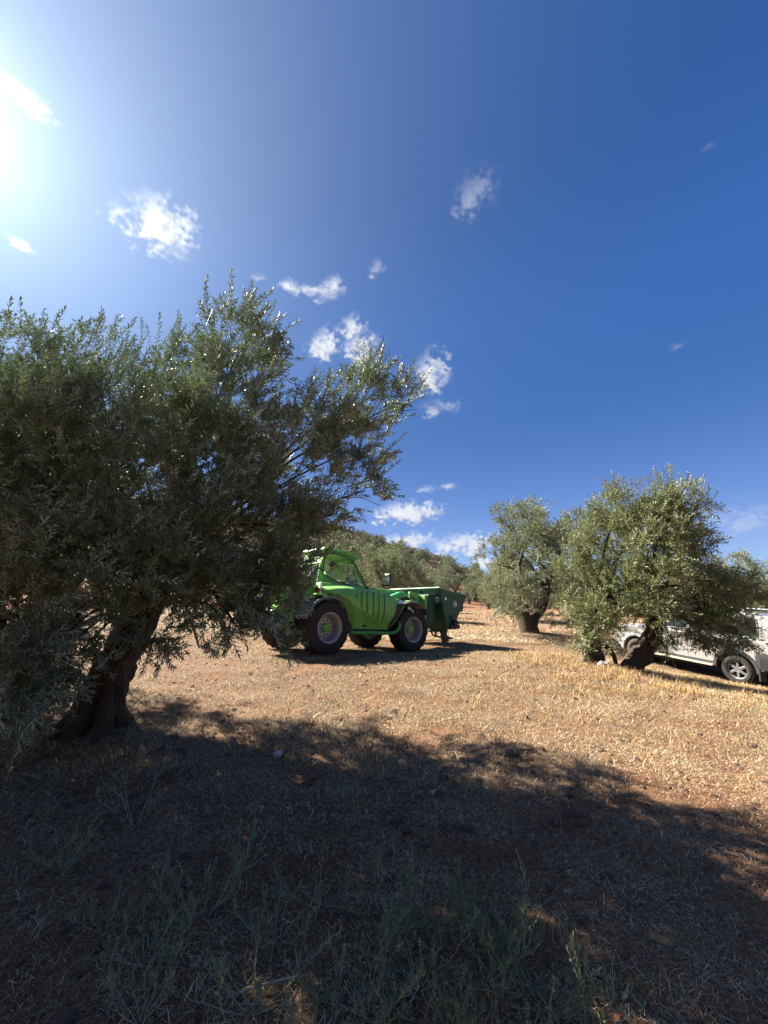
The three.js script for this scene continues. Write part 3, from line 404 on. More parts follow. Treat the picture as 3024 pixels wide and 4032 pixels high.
{
  const front = sheet(hoodP, 60, 60);
  front.dispose(); const F = sheet((s, t) => hoodP(s, t * 1.5), 60, 66);
  const skirt = (fix) => sheet((q, t) => { const p = hoodP(fix, t * 1.5); return [p[0] + (fix ? -.08 : .08) * q, p[1], lerp(p[2], Math.min(p[2], -.75), q)]; }, 4, 40);
  const bottom = sheet((s, q) => { const p = hoodP(s, 0); return [p[0], p[1] + .02 * q, lerp(p[2], -.6, q)]; }, 30, 2);
  const hood = part('engine_cover', [F, skirt(0), skirt(1), bottom], green, tele);
  const on = (u, y, off = 0) => { let best = null, bd = 9; const tt = Math.min(.98, (y - .585) / (cut(TOP, u) - .585)), s = (u - cut(U0, y)) / (cut(U1, y) - cut(U0, y)); const p = hoodP(Math.min(1, Math.max(0, s)), tt); return [u, y, p[2] + off]; };
  const louvers = [[.79, 1.38, .775, 1.31], [.96, 1.45, .93, 1.10], [1.14, 1.47, 1.13, .99], [1.36, 1.48, 1.34, .89], [1.56, 1.47, 1.53, .83], [1.75, 1.44, 1.73, .76]];
  for (const [x0, y0, x1, y1] of louvers) {
    const pts = []; for (let k = 0; k <= 8; k++) { const q = k / 8, bow = -.035 * Math.sin(q * Math.PI); pts.push(on(lerp(x0, x1, q) + bow, lerp(y0, y1, q), .004)); }
    pts.unshift(on(x0 + .06, y0 + .012, .0)); part('louver', pipe(pts, .016, 26, 7), std([.05, .17, .035], .7), tele);
    part('louver_lip', pipe(pts.slice(1).map(p => [p[0] + .03, p[1], p[2] - .004]), .02, 24, 7), green, tele);
  }
  part('cover_latch', box(1.17, 1.30, .635, .69, on(1.2, .66)[2] - .01, on(1.2, .66)[2] + .02, .01), black, tele);
  part('cover_vent', new THREE.SphereGeometry(.045, 14, 10).translate(1.38, 1.615, -.38), black, tele);
  // lamp and dark side grille at the front corner of the cover
  const patch = (y0, y1, w0, w1, off, nt = 20) => sheet((s, t) => { const y = lerp(y0, y1, t), ue = cut(U1, y), wd = lerp(w0, w1, t), u = ue - wd * (1 - s) - .012; const p = on(u, y, off); return [p[0], p[1], p[2]]; }, 14, nt);
  const gr = part('side_grille', patch(.64, 1.265, .17, .36, .006), black, tele);
  for (let k = 0; k < 13; k++) { const y = .68 + k * .045, ue = cut(U1, y); part('grille_slat', pipe([0, .35, .7, 1].map(q => on(ue - .02 - (.15 + .16 * (y - .64) / .62) * q, y, .011)), .006, 8, 5), darkMetal, gr); }
  part('grille_trim', pipe([.64, .75, .9, 1.05, 1.2, 1.27].map(y => on(cut(U1, y) - .006, y, .008)), .011, 20, 6), std([.45, .5, .42], .35), tele);
  part('headlamp', patch(1.275, 1.372, .36, .25, .02, 6), clearLens, tele);
  part('headlamp_rim', pipe([[2.24, 1.275], [2.24, 1.35], [2.36, 1.385], [2.56, 1.37], [2.58, 1.29]].map(p => on(p[0], p[1], .012)), .012, 20, 6), green, tele);
}
part('step_tube', pipe([[.70, .5, -.12], [.9, .5, -.05], [1.5, .5, -.04], [1.95, .5, -.04], [2.2, .54, -.04], [2.33, .68, -.05], [2.37, .82, -.1]], .042, 40, 12), std([.06, .26, .05], .45), tele);
part('step_bracket', [rod([1.0, .5, -.06], [1.0, .62, -.4], .025), rod([1.9, .5, -.06], [1.9, .62, -.4], .025)], black, tele);
// mudguards
function arcGuard(cx, cy, R, a0, a1, z0, z1, th = .025) { const o = [], n = 26; for (let i = 0; i <= n; i++) { const a = lerp(a0, a1, i / n) * D2R; o.push([cx + Math.cos(a) * R, cy + Math.sin(a) * R]); } for (let i = n; i >= 0; i--) { const a = lerp(a0, a1, i / n) * D2R; o.push([cx + Math.cos(a) * (R - th), cy + Math.sin(a) * (R - th)]); } return slab(o, z0, z1, .006); }
part('rear_mudguard', [arcGuard(-.03, .6, .70, 58, 165, -.5, .03), arcGuard(-.03, .6, .705, 58, 165, .0, .035, .06)], fenderMat, tele);
part('mudguard_bracket', [box(-.42, -.1, 1.3, 1.335, -.35, -.05, .01), box(-.5, -.2, 1.2, 1.3, -.75, -.5, .02)], limeGreen, tele);
part('front_mudguard', slab([[2.40, 1.26], [2.66, 1.345], [3.05, 1.345], [3.38, 1.2], [3.47, 1.02], [3.44, 1.01], [3.35, 1.17], [3.04, 1.31], [2.67, 1.31], [2.41, 1.23]], -.47, .02, .008), fenderMat, tele);
part('mudguard_plate', box(2.72, 3.02, 1.352, 1.375, -.3, -.02, .008), limeGreen, tele);
part('front_mudguard', arcGuard(WB, .6, .7, 20, 150, -2.2, -1.72), fenderMat, tele); part('rear_mudguard', arcGuard(0, .6, .7, 20, 165, -2.2, -1.72), fenderMat, tele);
part('work_lamp', [new THREE.SphereGeometry(.05, 14, 10).scale(1, .75, .8).translate(2.62, 1.16, .02), rod([2.7, 1.15, .02], [2.8, 1.06, .02], .014)], clearLens, tele);
// boom, its head and the rear end
part('boom', [slab([[-.75, 1.42], [-.75, 1.68], [3.3, 1.68], [3.3, 1.40]], -1.1, -.76, .03), slab([[2.6, 1.62], [3.75, 1.62], [3.75, 1.36], [2.6, 1.36]], -1.06, -.8, .02)], green, tele);
part('boom_head', [slab([[3.45, 1.7], [3.85, 1.66], [3.98, 1.3], [3.95, .72], [3.8, .62], [3.66, .8], [3.6, 1.2], [3.4, 1.36]], -1.12, -1.02, .02), slab([[3.45, 1.7], [3.85, 1.66], [3.98, 1.3], [3.95, .72], [3.8, .62], [3.66, .8], [3.6, 1.2], [3.4, 1.36]], -.78, -.68, .02), box(3.86, 4.0, .75, 1.6, -1.25, -.45, .02)], green, tele);
part('tilt_cylinder', [rod([2.9, 1.5, -.62], [3.75, 1.22, -.62], .05), rod([2.9, 1.5, -.62], [3.4, 1.33, -.62], .07)], darkMetal, tele);
part('hydraulic_hose', [pipe([[2.75, 1.6, -.66], [3.1, 1.62, -.58], [3.45, 1.5, -.56], [3.8, 1.2, -.52]], .018, 20, 6), pipe([[2.75, 1.55, -.66], [3.1, 1.5, -.56], [3.45, 1.32, -.54], [3.8, 1.05, -.5]], .018, 20, 6)], black, tele);
part('hose_guard', slab([[2.42, 1.5], [2.75, 1.62], [2.98, 1.62], [3.02, 1.5], [2.75, 1.44], [2.5, 1.42]], -.62, -.45, .02), std([.07, .34, .13], .4), tele);
part('rear_frame', [slab([[-1.0, .95], [-1.05, 1.35], [-.8, 1.75], [-.25, 1.75], [-.1, 1.45], [-.3, 1.0]], -1.2, -1.12, .02), slab([[-1.0, .95], [-1.05, 1.35], [-.8, 1.75], [-.25, 1.75], [-.1, 1.45], [-.3, 1.0]], -.74, -.66, .02), box(-1.05, -.6, .7, 1.05, -1.7, -.55, .04), rod([-.75, 1.66, -1.3], [-.75, 1.66, -.45], .05), rod([-.55, 1.22, -1.3], [-.85, 1.08, -.45], .045), box(-.62, -.12, 1.5, 1.56, -.72, -.4, .012), box(-.45, -.08, 1.2, 1.5, -.62, -.5, .02)], limeGreen, tele);
part('counterweight', [box(-1.15, -.75, .55, .95, -1.65, -.5, .06), box(-1.12, -.8, .95, 1.25, -1.6, -1.25, .05)], darkGreen, tele);
{ const tl = part('tail_lamp', box(-.16, -.10, 1.36, 1.62, -.46, -.28, .012), whiteP, tele); part('lamp_lens', box(-.175, -.155, 1.39, 1.49, -.45, -.29, .006), redP, tl); const t2 = part('lamp_lens', box(-.15, -.095, 1.40, 1.47, -.285, -.272, .005), redP, tl); part('indicator', box(-.14, -.04, 1.3, 1.355, -.42, -.26, .01), orangeP, tele); part('number_plate', box(-.3, -.27, 1.2, 1.3, -.55, -.3, .006), whiteP, tele); }
// cab, on the far side of the boom
{
  const zn = -1.14, zf = -2.08;
  const side = [[.30, 1.45], [.40, 2.22], [.52, 2.5], [.66, 2.56], [1.2, 2.56], [1.48, 2.48], [1.60, 2.38], [2.06, 1.74], [2.06, 1.45]], hole = [[.49, 1.93], [.5, 2.2], [.58, 2.46], [.68, 2.5], [1.18, 2.5], [1.42, 2.43], [1.53, 2.34], [1.97, 1.75], [1.16, 1.75]];
  part('cab_frame', [slab(side, zn - .05, zn, .012, [hole.slice().reverse()]), slab(side, zf, zf + .05, .012, [hole.slice().reverse()]), box(.3, 2.06, 1.0, 1.5, zf, zn, .03), slab([[1.50, 2.48], [1.60, 2.42], [1.56, 2.36], [1.47, 2.42]], zf, zn, .01), slab([[.40, 2.22], [.52, 2.5], [.57, 2.47], [.45, 2.2]], zf, zn, .01), box(1.98, 2.06, 1.45, 1.76, zf, zn, .02)], green, tele);
  part('cab_roof', [slab([[.42, 2.585], [.46, 2.645], [1.3, 2.65], [1.78, 2.60], [1.72, 2.47], [1.62, 2.44], [1.46, 2.50], [1.2, 2.575]], zf - .03, zn + .04, .02)], green, tele);
  part('window_seal', [pipe([...hole.map(p => [p[0], p[1], zn + .004])].concat([[hole[0][0], hole[0][1], zn + .004]]), .014, 80, 6)], black, tele);
  part('side_window', slab(hole, zn - .035, zn - .03, 0), glass, tele); part('side_window', slab(hole, zf + .02, zf + .025, 0), glass, tele);
  const pane = (a, b) => sheet((s, t) => [lerp(a[0], b[0], t), lerp(a[1], b[1], t), lerp(zf + .06, zn - .06, s)], 1, 1);
  part('windscreen', pane([2.04, 1.76], [1.57, 2.39]), glass, tele); part('rear_window', pane([.42, 1.6], [.44, 2.2]), glass, tele);
  part('window_bar', [box(1.15, 1.55, 2.325, 2.345, zn - .06, zn - .045, .005), rod([1.46, 1.76, zn - .07], [1.38, 2.33, zn - .07], .008)], black, tele);
  part('driver_seat', [box(.62, 1.1, 1.42, 1.54, -1.86, -1.36, .05), box(.55, .68, 1.5, 2.02, -1.84, -1.38, .05)], black, tele);
  part('steering_wheel', [new THREE.TorusGeometry(.19, .016, 8, 28).rotateX(Math.PI / 2).rotateZ(.5).translate(1.55, 1.87, -1.6), rod([1.55, 1.87, -1.6], [1.75, 1.5, -1.6], .03)], black, tele);
  part('dashboard', [box(1.7, 2.0, 1.5, 1.78, -2.0, -1.2, .05)], black, tele);
  part('wiper', rod([1.85, 1.76, -1.3], [1.75, 2.15, -1.4], .008), black, tele);
}
{ const mi = part('mirror', box(2.06, 2.12, 1.72, 2.07, -.42, -.2, .03), black, tele); part('mirror_arm', [pipe([[2.2, 1.52, -.35], [2.22, 1.68, -.34], [2.16, 1.82, -.33]], .013, 12, 6)], black, tele); part('mirror_glass', box(2.05, 2.065, 1.75, 2.04, -.40, -.22, .005), std([.7, .72, .74], .08, { metalness: 1 }), mi); part('arm_base', new THREE.SphereGeometry(.07, 12, 8).scale(1.4, .6, 1).translate(2.14, 1.52, -.34), std([.1, .4, .08], .4), tele); }
// hopper on the boom head
{
  const P = [[4.24, 1.845], [4.75, 1.80], [5.68, 1.72], [5.69, 1.69], [5.54, 1.52], [5.05, .86], [5.06, .66], [4.58, .63]], zE = -.18, zL = -2.35;
  const hop = part('hopper', [slab(P, zE - .025, zE, .006), slab(P, zL, zL + .025, .006), slab([[4.22, 1.845], [4.26, 1.845], [4.60, .64], [4.56, .63]], zL, zE, .006), slab([[4.56, .62], [5.06, .645], [5.06, .68], [4.56, .66]], zL, zE, .006), slab([[5.03, .66], [5.06, .66], [5.06, .86], [5.70, 1.69], [5.67, 1.72], [5.03, .87]], zL, zE, .006)], darkGreen, tele);
  part('end_panel', slab(P.map(([x, y]) => [lerp(4.92, x, .985), lerp(1.3, y, .985)]), zE - .002, zE + .012, .004), binGreen, hop);
  part('top_rail', [rod([4.23, 1.86, zL], [4.23, 1.86, zE], .034), slab([[4.22, 1.86], [5.68, 1.745], [5.68, 1.715], [4.22, 1.825]], zE - .02, zE + .02, .006)], std([.06, .22, .1], .35), hop);
  part('back_rib', [slab([[4.19, 1.82], [4.23, 1.84], [4.57, .66], [4.52, .64]], -1.0, -.95, .006), slab([[4.19, 1.82], [4.23, 1.84], [4.57, .66], [4.52, .64]], -1.75, -1.7, .006)], darkGreen, hop);
  part('hitch_plate', box(3.98, 4.3, .8, 1.65, -1.3, -.4, .02), darkGreen, hop);
  part('auger_motor', [rod([4.93, .82, zE], [4.93, .82, zE + .12], .11, .11, 18), rod([4.82, 1.0, zE], [4.82, 1.0, zE + .05], .07, .07, 14), box(4.72, 5.2, .66, .78, zE - .3, zE + .08, .03), rod([5.1, .78, zE - .1], [5.22, .72, zE - .1], .09)], black, hop);
  part('drive_motor', [rod([5.56, 1.38, zE - .25], [5.72, 1.34, zE - .25], .1), box(5.45, 5.62, 1.2, 1.45, zE - .4, zE - .1, .03)], black, hop);
  part('discharge_chute', [box(4.6, 4.95, .54, .66, -.8, -.4, .03), slab([[4.74, .6], [4.9, .6], [5.08, .28], [4.86, .2], [4.80, .36]], -.58, -.44, .015), slab([[4.9, .45], [5.34, .36], [5.3, .32], [4.95, .34]], -.62, -.46, .01)], std([.012, .03, .018], .6), hop);
  part('support_leg', [pipe([[4.12, .72, -.4], [4.13, .52, -.4], [4.22, .44, -.4], [4.5, .40, -.4], [4.8, .36, -.4]], .026, 24, 7), box(4.3, 4.36, .42, .6, -.42, -.38, .01)], black, hop);
  part('filler_cap', new THREE.CylinderGeometry(.05, .05, .03, 20).rotateX(Math.PI / 2).translate(4.5, 1.55, zE + .02), std([.6, .6, .58], .3, { metalness: .6 }), hop);
  // round white badges
  const badge = canvasTex(128, 128, (c) => { c.fillStyle = '#f2f2ee'; c.beginPath(); c.arc(64, 64, 63, 0, 7); c.fill(); c.fillStyle = '#123c28'; c.beginPath(); c.arc(64, 64, 55, 0, 7); c.fill(); c.fillStyle = '#e6e8e2'; c.beginPath(); c.moveTo(60, 18); c.quadraticCurveTo(40, 34, 38, 60); c.lineTo(84, 62); c.quadraticCurveTo(92, 44, 76, 36); c.quadraticCurveTo(80, 24, 60, 18); c.fill(); c.fillStyle = '#f2f2ee'; c.fillRect(12, 70, 104, 22); c.fillStyle = '#123c28'; c.fillRect(22, 77, 84, 3); c.fillRect(30, 84, 66, 3); c.fillStyle = '#123c28'; c.beginPath(); c.arc(66, 44, 9, 0, 7); c.fill(); });
  badge.wrapS = badge.wrapT = THREE.ClampToEdgeWrapping;
  const bm = new THREE.MeshStandardMaterial({ map: badge, roughness: .5 });
  const disc = new THREE.CylinderGeometry(.095, .095, .006, 36, 1); disc.rotateX(Math.PI / 2); disc.rotateZ(Math.PI / 2);
  const b1 = part('badge', disc.clone(), bm, hop); b1.position.set(5.02, 1.42, zE + .016);
  const b2 = part('badge', disc.clone().rotateY(-Math.PI / 2), bm, hop); b2.position.set(4.303, 1.5, -.36); b2.rotation.z = .28;
}
// ------------------------------------------------------------------ driver
{
  const per = tag(Object.assign(new THREE.Group(), { name: 'person' }), 'driver in cream shirt and dark cap leaning forward at the wheel inside the green cab', 'person');
  scene.add(per); tele.updateMatrixWorld(); per.position.copy(tele.position); per.quaternion.copy(tele.quaternion);
  const c0 = [.95, 1.5, -1.6]; per.position.copy(V(...c0).applyMatrix4(tele.matrixWorld));
  const field = (caps, cen, half, res, k, paint) => {
    const mc = new MarchingCubes(res, new THREE.MeshStandardMaterial(), false, false, 120000); mc.isolation = 0;
    const hs = res / 2, d = V(0, 0, 0), pa = V(0, 0, 0);
    for (let z = 0; z < res; z++) for (let y = 0; y < res; y++) for (let x = 0; x < res; x++) {
      const p = V((x - hs) / hs * half + cen[0], (y - hs) / hs * half + cen[1], (z - hs) / hs * half + cen[2]); let s = 0;
      for (const [a, b, r0, r1] of caps) { d.set(b[0] - a[0], b[1] - a[1], b[2] - a[2]); pa.set(p.x - a[0], p.y - a[1], p.z - a[2]); const t = Math.min(1, Math.max(0, pa.dot(d) / Math.max(d.lengthSq(), 1e-9))); s += Math.exp(-k * (pa.addScaledVector(d, -t).length() - lerp(r0, r1, t))); }
      mc.field[x + y * res + z * res * res] = Math.log(Math.max(s, 1e-12)) / k;
    }
    mc.update(); const n = mc.count ?? mc.geometry.drawRange.count, P = mc.positionArray.slice(0, n * 3), N = mc.normalArray.slice(0, n * 3), C = new Float32Array(n * 3);
    for (let i = 0; i < n; i++) { for (let q = 0; q < 3; q++) P[i * 3 + q] = P[i * 3 + q] * half + cen[q]; C.set(paint(P[i * 3], P[i * 3 + 1], P[i * 3 + 2]), i * 3); }
    const g = new THREE.BufferGeometry(); g.setAttribute('position', new THREE.BufferAttribute(P, 3)); g.setAttribute('normal', new THREE.BufferAttribute(N, 3)); g.setAttribute('color', new THREE.BufferAttribute(C, 3)); return prep(g);
  };
  const skin = [.36, .2, .13], shirt = [.62, .57, .44], vest = [.05, .055, .07], jeans = [.05, .07, .12];
  const H = [.19, .74, 0];                                                    // head centre, from the seat
  const body = [[[-.05, .02, .09], [-.05, .02, -.09], .12, .12], [[-.05, .05, 0], [-.04, .3, 0], .15, .15], [[-.04, .3, 0], [.03, .45, 0], .15, .14], [[.03, .47, .14], [.03, .47, -.14], .075, .075], [[.06, .5, 0], [.14, .62, 0], .06, .055],
    [[.03, .46, .2], [.1, .2, .27], .058, .048], [[.1, .2, .27], [.42, .33, .17], .046, .034], [[.03, .46, -.2], [.12, .2, -.27], .058, .048], [[.12, .2, -.27], [.44, .34, -.17], .046, .034],
    [[-.02, .02, .1], [.42, .06, .14], .09, .07], [[.42, .06, .14], [.5, -.36, .13], .065, .05], [[-.02, .02, -.1], [.42, .06, -.14], .09, .07], [[.42, .06, -.14], [.5, -.36, -.13], .065, .05], [[.5, -.38, .13], [.66, -.4, .13], .045, .035], [[.5, -.38, -.13], [.66, -.4, -.13], .045, .035]];
  const bodyPaint = (x, y, z) => y < .1 ? jeans : (x > .3 && y < .45 || y > .55 && x > .07) ? skin : (y < .38 && Math.abs(z) < .17 && y > .1) ? vest : shirt;
  const head = [[[H[0], H[1] + .03, 0], [H[0] - .02, H[1] + .02, 0], .088, .09], [[H[0] + .02, H[1] - .06, 0], [H[0] + .05, H[1] - .075, 0], .06, .04], [[H[0] + .1, H[1], 0], [H[0] + .112, H[1] - .025, 0], .012, .016], [[H[0] + .075, H[1] + .03, .03], [H[0] + .075, H[1] + .03, -.03], .018, .018], [[H[0] + .075, H[1] - .06, .018], [H[0] + .075, H[1] - .06, -.018], .014, .014], [[H[0] - .01, H[1] - .01, .09], [H[0] - .02, H[1] + .02, .094], .014, .018], [[H[0] - .01, H[1] - .01, -.09], [H[0] - .02, H[1] + .02, -.094], .014, .018], [[H[0] - .04, H[1] - .12, 0], [H[0], H[1] - .04, 0], .05, .055]];
  const headPaint = (x, y, z) => (Math.hypot(x - H[0] - .088, y - H[1] - .012) < .011 && Math.abs(Math.abs(z) - .033) < .013) ? [.03, .02, .02] : (y > H[1] - .02 && x < H[0] - .035) ? [.02, .016, .012] : (Math.abs(y - H[1] + .062) < .006 && x > H[0] + .07 && Math.abs(z) < .024) ? [.25, .08, .06] : skin;
  const hand = (s) => { const w = [.44, .335, s * .17], cs = [[w, [.52, .36, s * .165], .028, .03], [[.49, .35, s * .185], [.53, .345, s * .2], .024, .022]]; for (let f = 0; f < 4; f++) { const z = s * (.195 - f * .021), L = [.03, .036, .034, .026][f]; cs.push([[.525, .372, z], [.55 + L * .3, .392, z], .0095, .009], [[.55 + L * .3, .392, z], [.585, .372 - L * .2, z], .009, .0082], [[.585, .372 - L * .2, z], [.575, .35 - L * .3, z], .0082, .0075]); } cs.push([[.5, .35, s * .135], [.53, .37, s * .118], .012, .0105], [[.53, .37, s * .118], [.56, .365, s * .125], .0105, .009]); return cs; };
  const paintSkin = () => skin;
  part('body', mergeGeometries([field(body, [.2, .2, 0], .72, 88, 38, bodyPaint), field(head, [H[0] + .01, H[1] - .02, 0], .17, 72, 90, headPaint), field(hand(1), [.52, .36, .16], .1, 60, 220, paintSkin), field(hand(-1), [.52, .36, -.16], .1, 60, 220, paintSkin)]), new THREE.MeshStandardMaterial({ vertexColors: true, roughness: .8 }), per);
  part('cap', [new THREE.SphereGeometry(.102, 24, 12, 0, 6.3, 0, 1.5).translate(H[0] - .012, H[1] + .045, 0), slab([[0, -.075], [.07, -.06], [.1, 0], [.07, .06], [0, .075]], 0, .01, .003).rotateX(-Math.PI / 2).rotateZ(-.12).translate(H[0] + .07, H[1] + .05, 0)], std([.03, .03, .035], .85), per);
}
// ------------------------------------------------------------------ white off-road car (x ahead, y up, z to its right; z = 0 at the left tyres' outer face)
{
  const car = thing('parked_car', 'white off-road estate car with dark lower cladding parked behind the right olive tree', 'car');
  basis(car, [-.3551, .0862, -.93085], [.93432, 0, -.35643], [9.73, -.57, -11.6]);
  const CW = 2.9, carWhite = std([.38, .37, .355], .36, { clearcoat: 1, clearcoatRoughness: .06, map: dustTex }), clad = std([.03, .031, .034], .6), carGlass = std([.05, .06, .065], .06, { transmission: .55, thickness: 0 }), alloy = std([.22, .22, .225], .45, { metalness: .7 });
  const arch = (cx, R, y0) => { const o = []; for (let a = 180; a >= 0; a -= 12) o.push([cx + Math.cos(a * D2R) * R, Math.max(y0, .37 + Math.sin(a * D2R) * R)]); return o; };
  // lower body in one outline with wheel openings; upper flanks drawn in a little
  const low = [[-.82, .5], ...arch(0, .47, .42), ...arch(CW, .47, .42), [3.62, .5], [3.72, .62], [3.72, .95], [3.66, 1.08], [3.1, 1.17], [2.35, 1.22], [-.72, 1.22], [-.8, 1.1], [-.84, .8]].map(p => p);
  low.unshift([-.8, .42]); low.splice(low.findIndex(p => p[0] === 3.62), 0, [3.5, .42]);
  part('body', [slab(low, -.02, 1.86, .035), slab([[2.3, 1.19], [3.08, 1.14], [3.6, 1.07], [3.5, 1.16], [2.9, 1.24], [2.3, 1.27]], .2, 1.64, .03)], carWhite, car);
  // greenhouse: flanks lean in
  const top = (x) => cut([[-.75, 1.87], [-.5, 1.9], [.4, 1.9], [1.2, 1.86], [1.6, 1.78], [1.9, 1.55], [2.35, 1.23]], x);
  const roofOut = [[-.78, 1.2], [-.72, 1.6], [-.62, 1.86], [-.45, 1.905], [.4, 1.91], [1.2, 1.87], [1.55, 1.78], [2.4, 1.2]];
  const lean = (g) => { const a = g.attributes.position; for (let i = 0; i < a.count; i++) { const y = a.getY(i), k = Math.max(0, y - 1.2) * .24, z = a.getZ(i), m = .92; a.setZ(i, z < m ? z + k * (1 - z / m) : z - k * ((z - m) / m)); } g.computeVertexNormals(); return g; };
  const win = [[[-.56, 1.36], [-.5, 1.78], [-.38, 1.81], [.28, 1.82], [.28, 1.3], [-.5, 1.3]], [[.36, 1.3], [.36, 1.82], [1.05, 1.81], [1.18, 1.78], [1.18, 1.3]], [[1.26, 1.3], [1.26, 1.76], [1.5, 1.71], [2.1, 1.3]]];
  part('upper_body', [lean(slab(roofOut, -.0, .05, .012, win)), lean(slab(roofOut, 1.79, 1.84, .012, win)), lean(slab([[-.72, 1.84], [-.6, 1.865], [-.45, 1.91], [.4, 1.915], [1.2, 1.875], [1.58, 1.79], [1.5, 1.76], [1.2, 1.83], [.4, 1.87], [-.45, 1.865]], .02, 1.82, .02)), lean(slab([[-.80, 1.2], [-.74, 1.42], [-.69, 1.42], [-.72, 1.2]], .02, 1.82, .01)), lean(box(-.78, -.58, 1.2, 1.88, .0, .16, .03)), lean(box(-.78, -.58, 1.2, 1.88, 1.68, 1.84, .03))], carWhite, car);
  for (const w of win) { part('side_window', lean(slab(w, .018, .024, 0)), carGlass, car); part('side_window', lean(slab(w, 1.81, 1.816, 0)), carGlass, car); part('window_trim', lean(pipe([...w, w[0]].map(p => [p[0], p[1], -.003]), .012, 60, 5)), clad, car); }
  part('rear_window', lean(slab([[-.725, 1.42], [-.63, 1.84], [-.625, 1.84], [-.72, 1.42]], .2, 1.64, 0)), carGlass, car);
  part('windscreen', lean(slab([[1.6, 1.76], [2.36, 1.24], [2.365, 1.246], [1.605, 1.766]], .1, 1.74, 0)), carGlass, car);
  part('roof_rail', [pipe([[-.45, 1.91, .26], [-.3, 1.97, .26], [.5, 1.975, .26], [1.1, 1.94, .26], [1.25, 1.88, .26]], .018, 30, 7), pipe([[-.45, 1.91, 1.58], [-.3, 1.97, 1.58], [.5, 1.975, 1.58], [1.1, 1.94, 1.58], [1.25, 1.88, 1.58]], .018, 30, 7)], std([.3, .3, .31], .4, { metalness: .5 }), car);
  // dark cladding
  const ring = (cx) => { const o = []; for (let a = 184; a >= -4; a -= 8) o.push([cx + Math.cos(a * D2R) * .56, .37 + Math.sin(a * D2R) * .56]); for (let a = -4; a <= 184; a += 8) o.push([cx + Math.cos(a * D2R) * .465, .37 + Math.sin(a * D2R) * .465]); return slab(o, -.045, .2, .015); };
  part('wheel_arch', ring(0), clad, car); part('wheel_arch', ring(CW), std([.42, .42, .41], .4), car);
  part('rear_bumper', [box(-.96, -.5, .46, .88, -.035, 1.87, .06)], clad, car); part('front_bumper', [box(3.32, 3.78, .48, .84, -.02, 1.86, .08)], std([.38, .38, .37], .4), car);
  part('rear_cladding', slab([[-.84, .5], [-.5, .5], [-.45, .86], [-.5, .93], [-.86, .9]], -.035, .1, .01), clad, car);
  part('sill', [box(.5, 2.4, .38, .5, -.03, .1, .02)], clad, car); part('running_board', [box(.52, 2.4, .36, .41, -.12, .06, .015)], std([.5, .42, .28], .5), car);
  for (const x of [.32, 1.22, 2.2]) part('door_gap', slab([[x, .52], [x + .008, .52], [x + .008, 1.2], [x, 1.2]], -.024, -.016, 0), clad, car);
  part('door_handle', [box(.46, .62, 1.06, 1.10, -.055, -.02, .012)], clad, car); part('door_handle', [box(1.36, 1.52, 1.06, 1.10, -.055, -.02, .012)], clad, car);
  part('door_mirror', box(1.98, 2.12, 1.28, 1.44, -.2, .0, .04), carWhite, car);
  part('tail_lamp', box(-.865, -.775, 1.16, 1.44, -.012, .16, .02), redP, car); part('tail_lamp', box(-.865, -.775, 1.16, 1.44, 1.68, 1.852, .02), redP, car);
  part('headlamp', box(3.5, 3.74, .88, 1.05, -.02, .35, .03), clearLens, car);
  part('mud_flap', box(-.53, -.49, .18, .52, .0, .26, .008), clad, car);
  part('underbody', box(-.4, 3.3, .3, .45, .25, 1.6, .03), black, car); part('fuel_tank', box(.9, 2.0, .2, .36, .35, 1.1, .05), black, car);
  const tG = (() => { const R = .37, h = .13, pr = [[.235, -h * .8], [.25, -h], [.31, -h * 1.05], [.355, -h * .9], [.37, -h * .6], [.37, h * .6], [.355, h * .9], [.31, h * 1.05], [.25, h], [.235, h * .8]].map(p => new THREE.Vector2(...p)), g = new THREE.LatheGeometry(pr, 48); g.rotateX(Math.PI / 2); const gs = [g]; for (let i = 0; i < 40; i++) for (const s of [-1, 1]) { const b = new THREE.BoxGeometry(.035, .014, .1); b.rotateY(s * .3); b.translate(0, .373, s * .065); b.rotateZ(i / 40 * 6.283 + s * .04); gs.push(b); } return merge(gs); })();
  const rG = (() => { const g = new THREE.LatheGeometry([[.24, -.1], [.225, -.1], [.2, 0], [.215, .09], [.235, .105], [.245, .1], [.238, .085]].map(p => new THREE.Vector2(...p)), 40); g.rotateX(Math.PI / 2); const gs = [g, rod([0, 0, .03], [0, 0, .08], .07, .055, 20)]; for (let i = 0; i < 6; i++) { const b = slab([[-.036, .05], [-.03, .225], [.03, .225], [.036, .05]], .05, .08, .008); b.rotateZ(i / 6 * 6.283); gs.push(b); } const d = new THREE.CylinderGeometry(.2, .2, .01, 30); d.rotateX(Math.PI / 2); return merge(gs); })();
  const dG = (() => { const d = new THREE.CylinderGeometry(.14, .14, .03, 30); d.rotateX(Math.PI / 2); d.translate(0, 0, -.02); return d; })();
  for (const [x, z, o] of [[0, .13, 0], [CW, .13, 0], [0, 1.7, 1], [CW, 1.7, 1]]) { const w = sub('wheel', car); w.position.set(x, .37, z); if (!o) w.rotation.y = Math.PI; w.rotation.y += 0; part('tyre', tG, x > 1 ? std([.07, .062, .055], .95) : rubber, w); part('rim', rG, alloy, w); part('brake_disc', dG, darkMetal, w); }
}
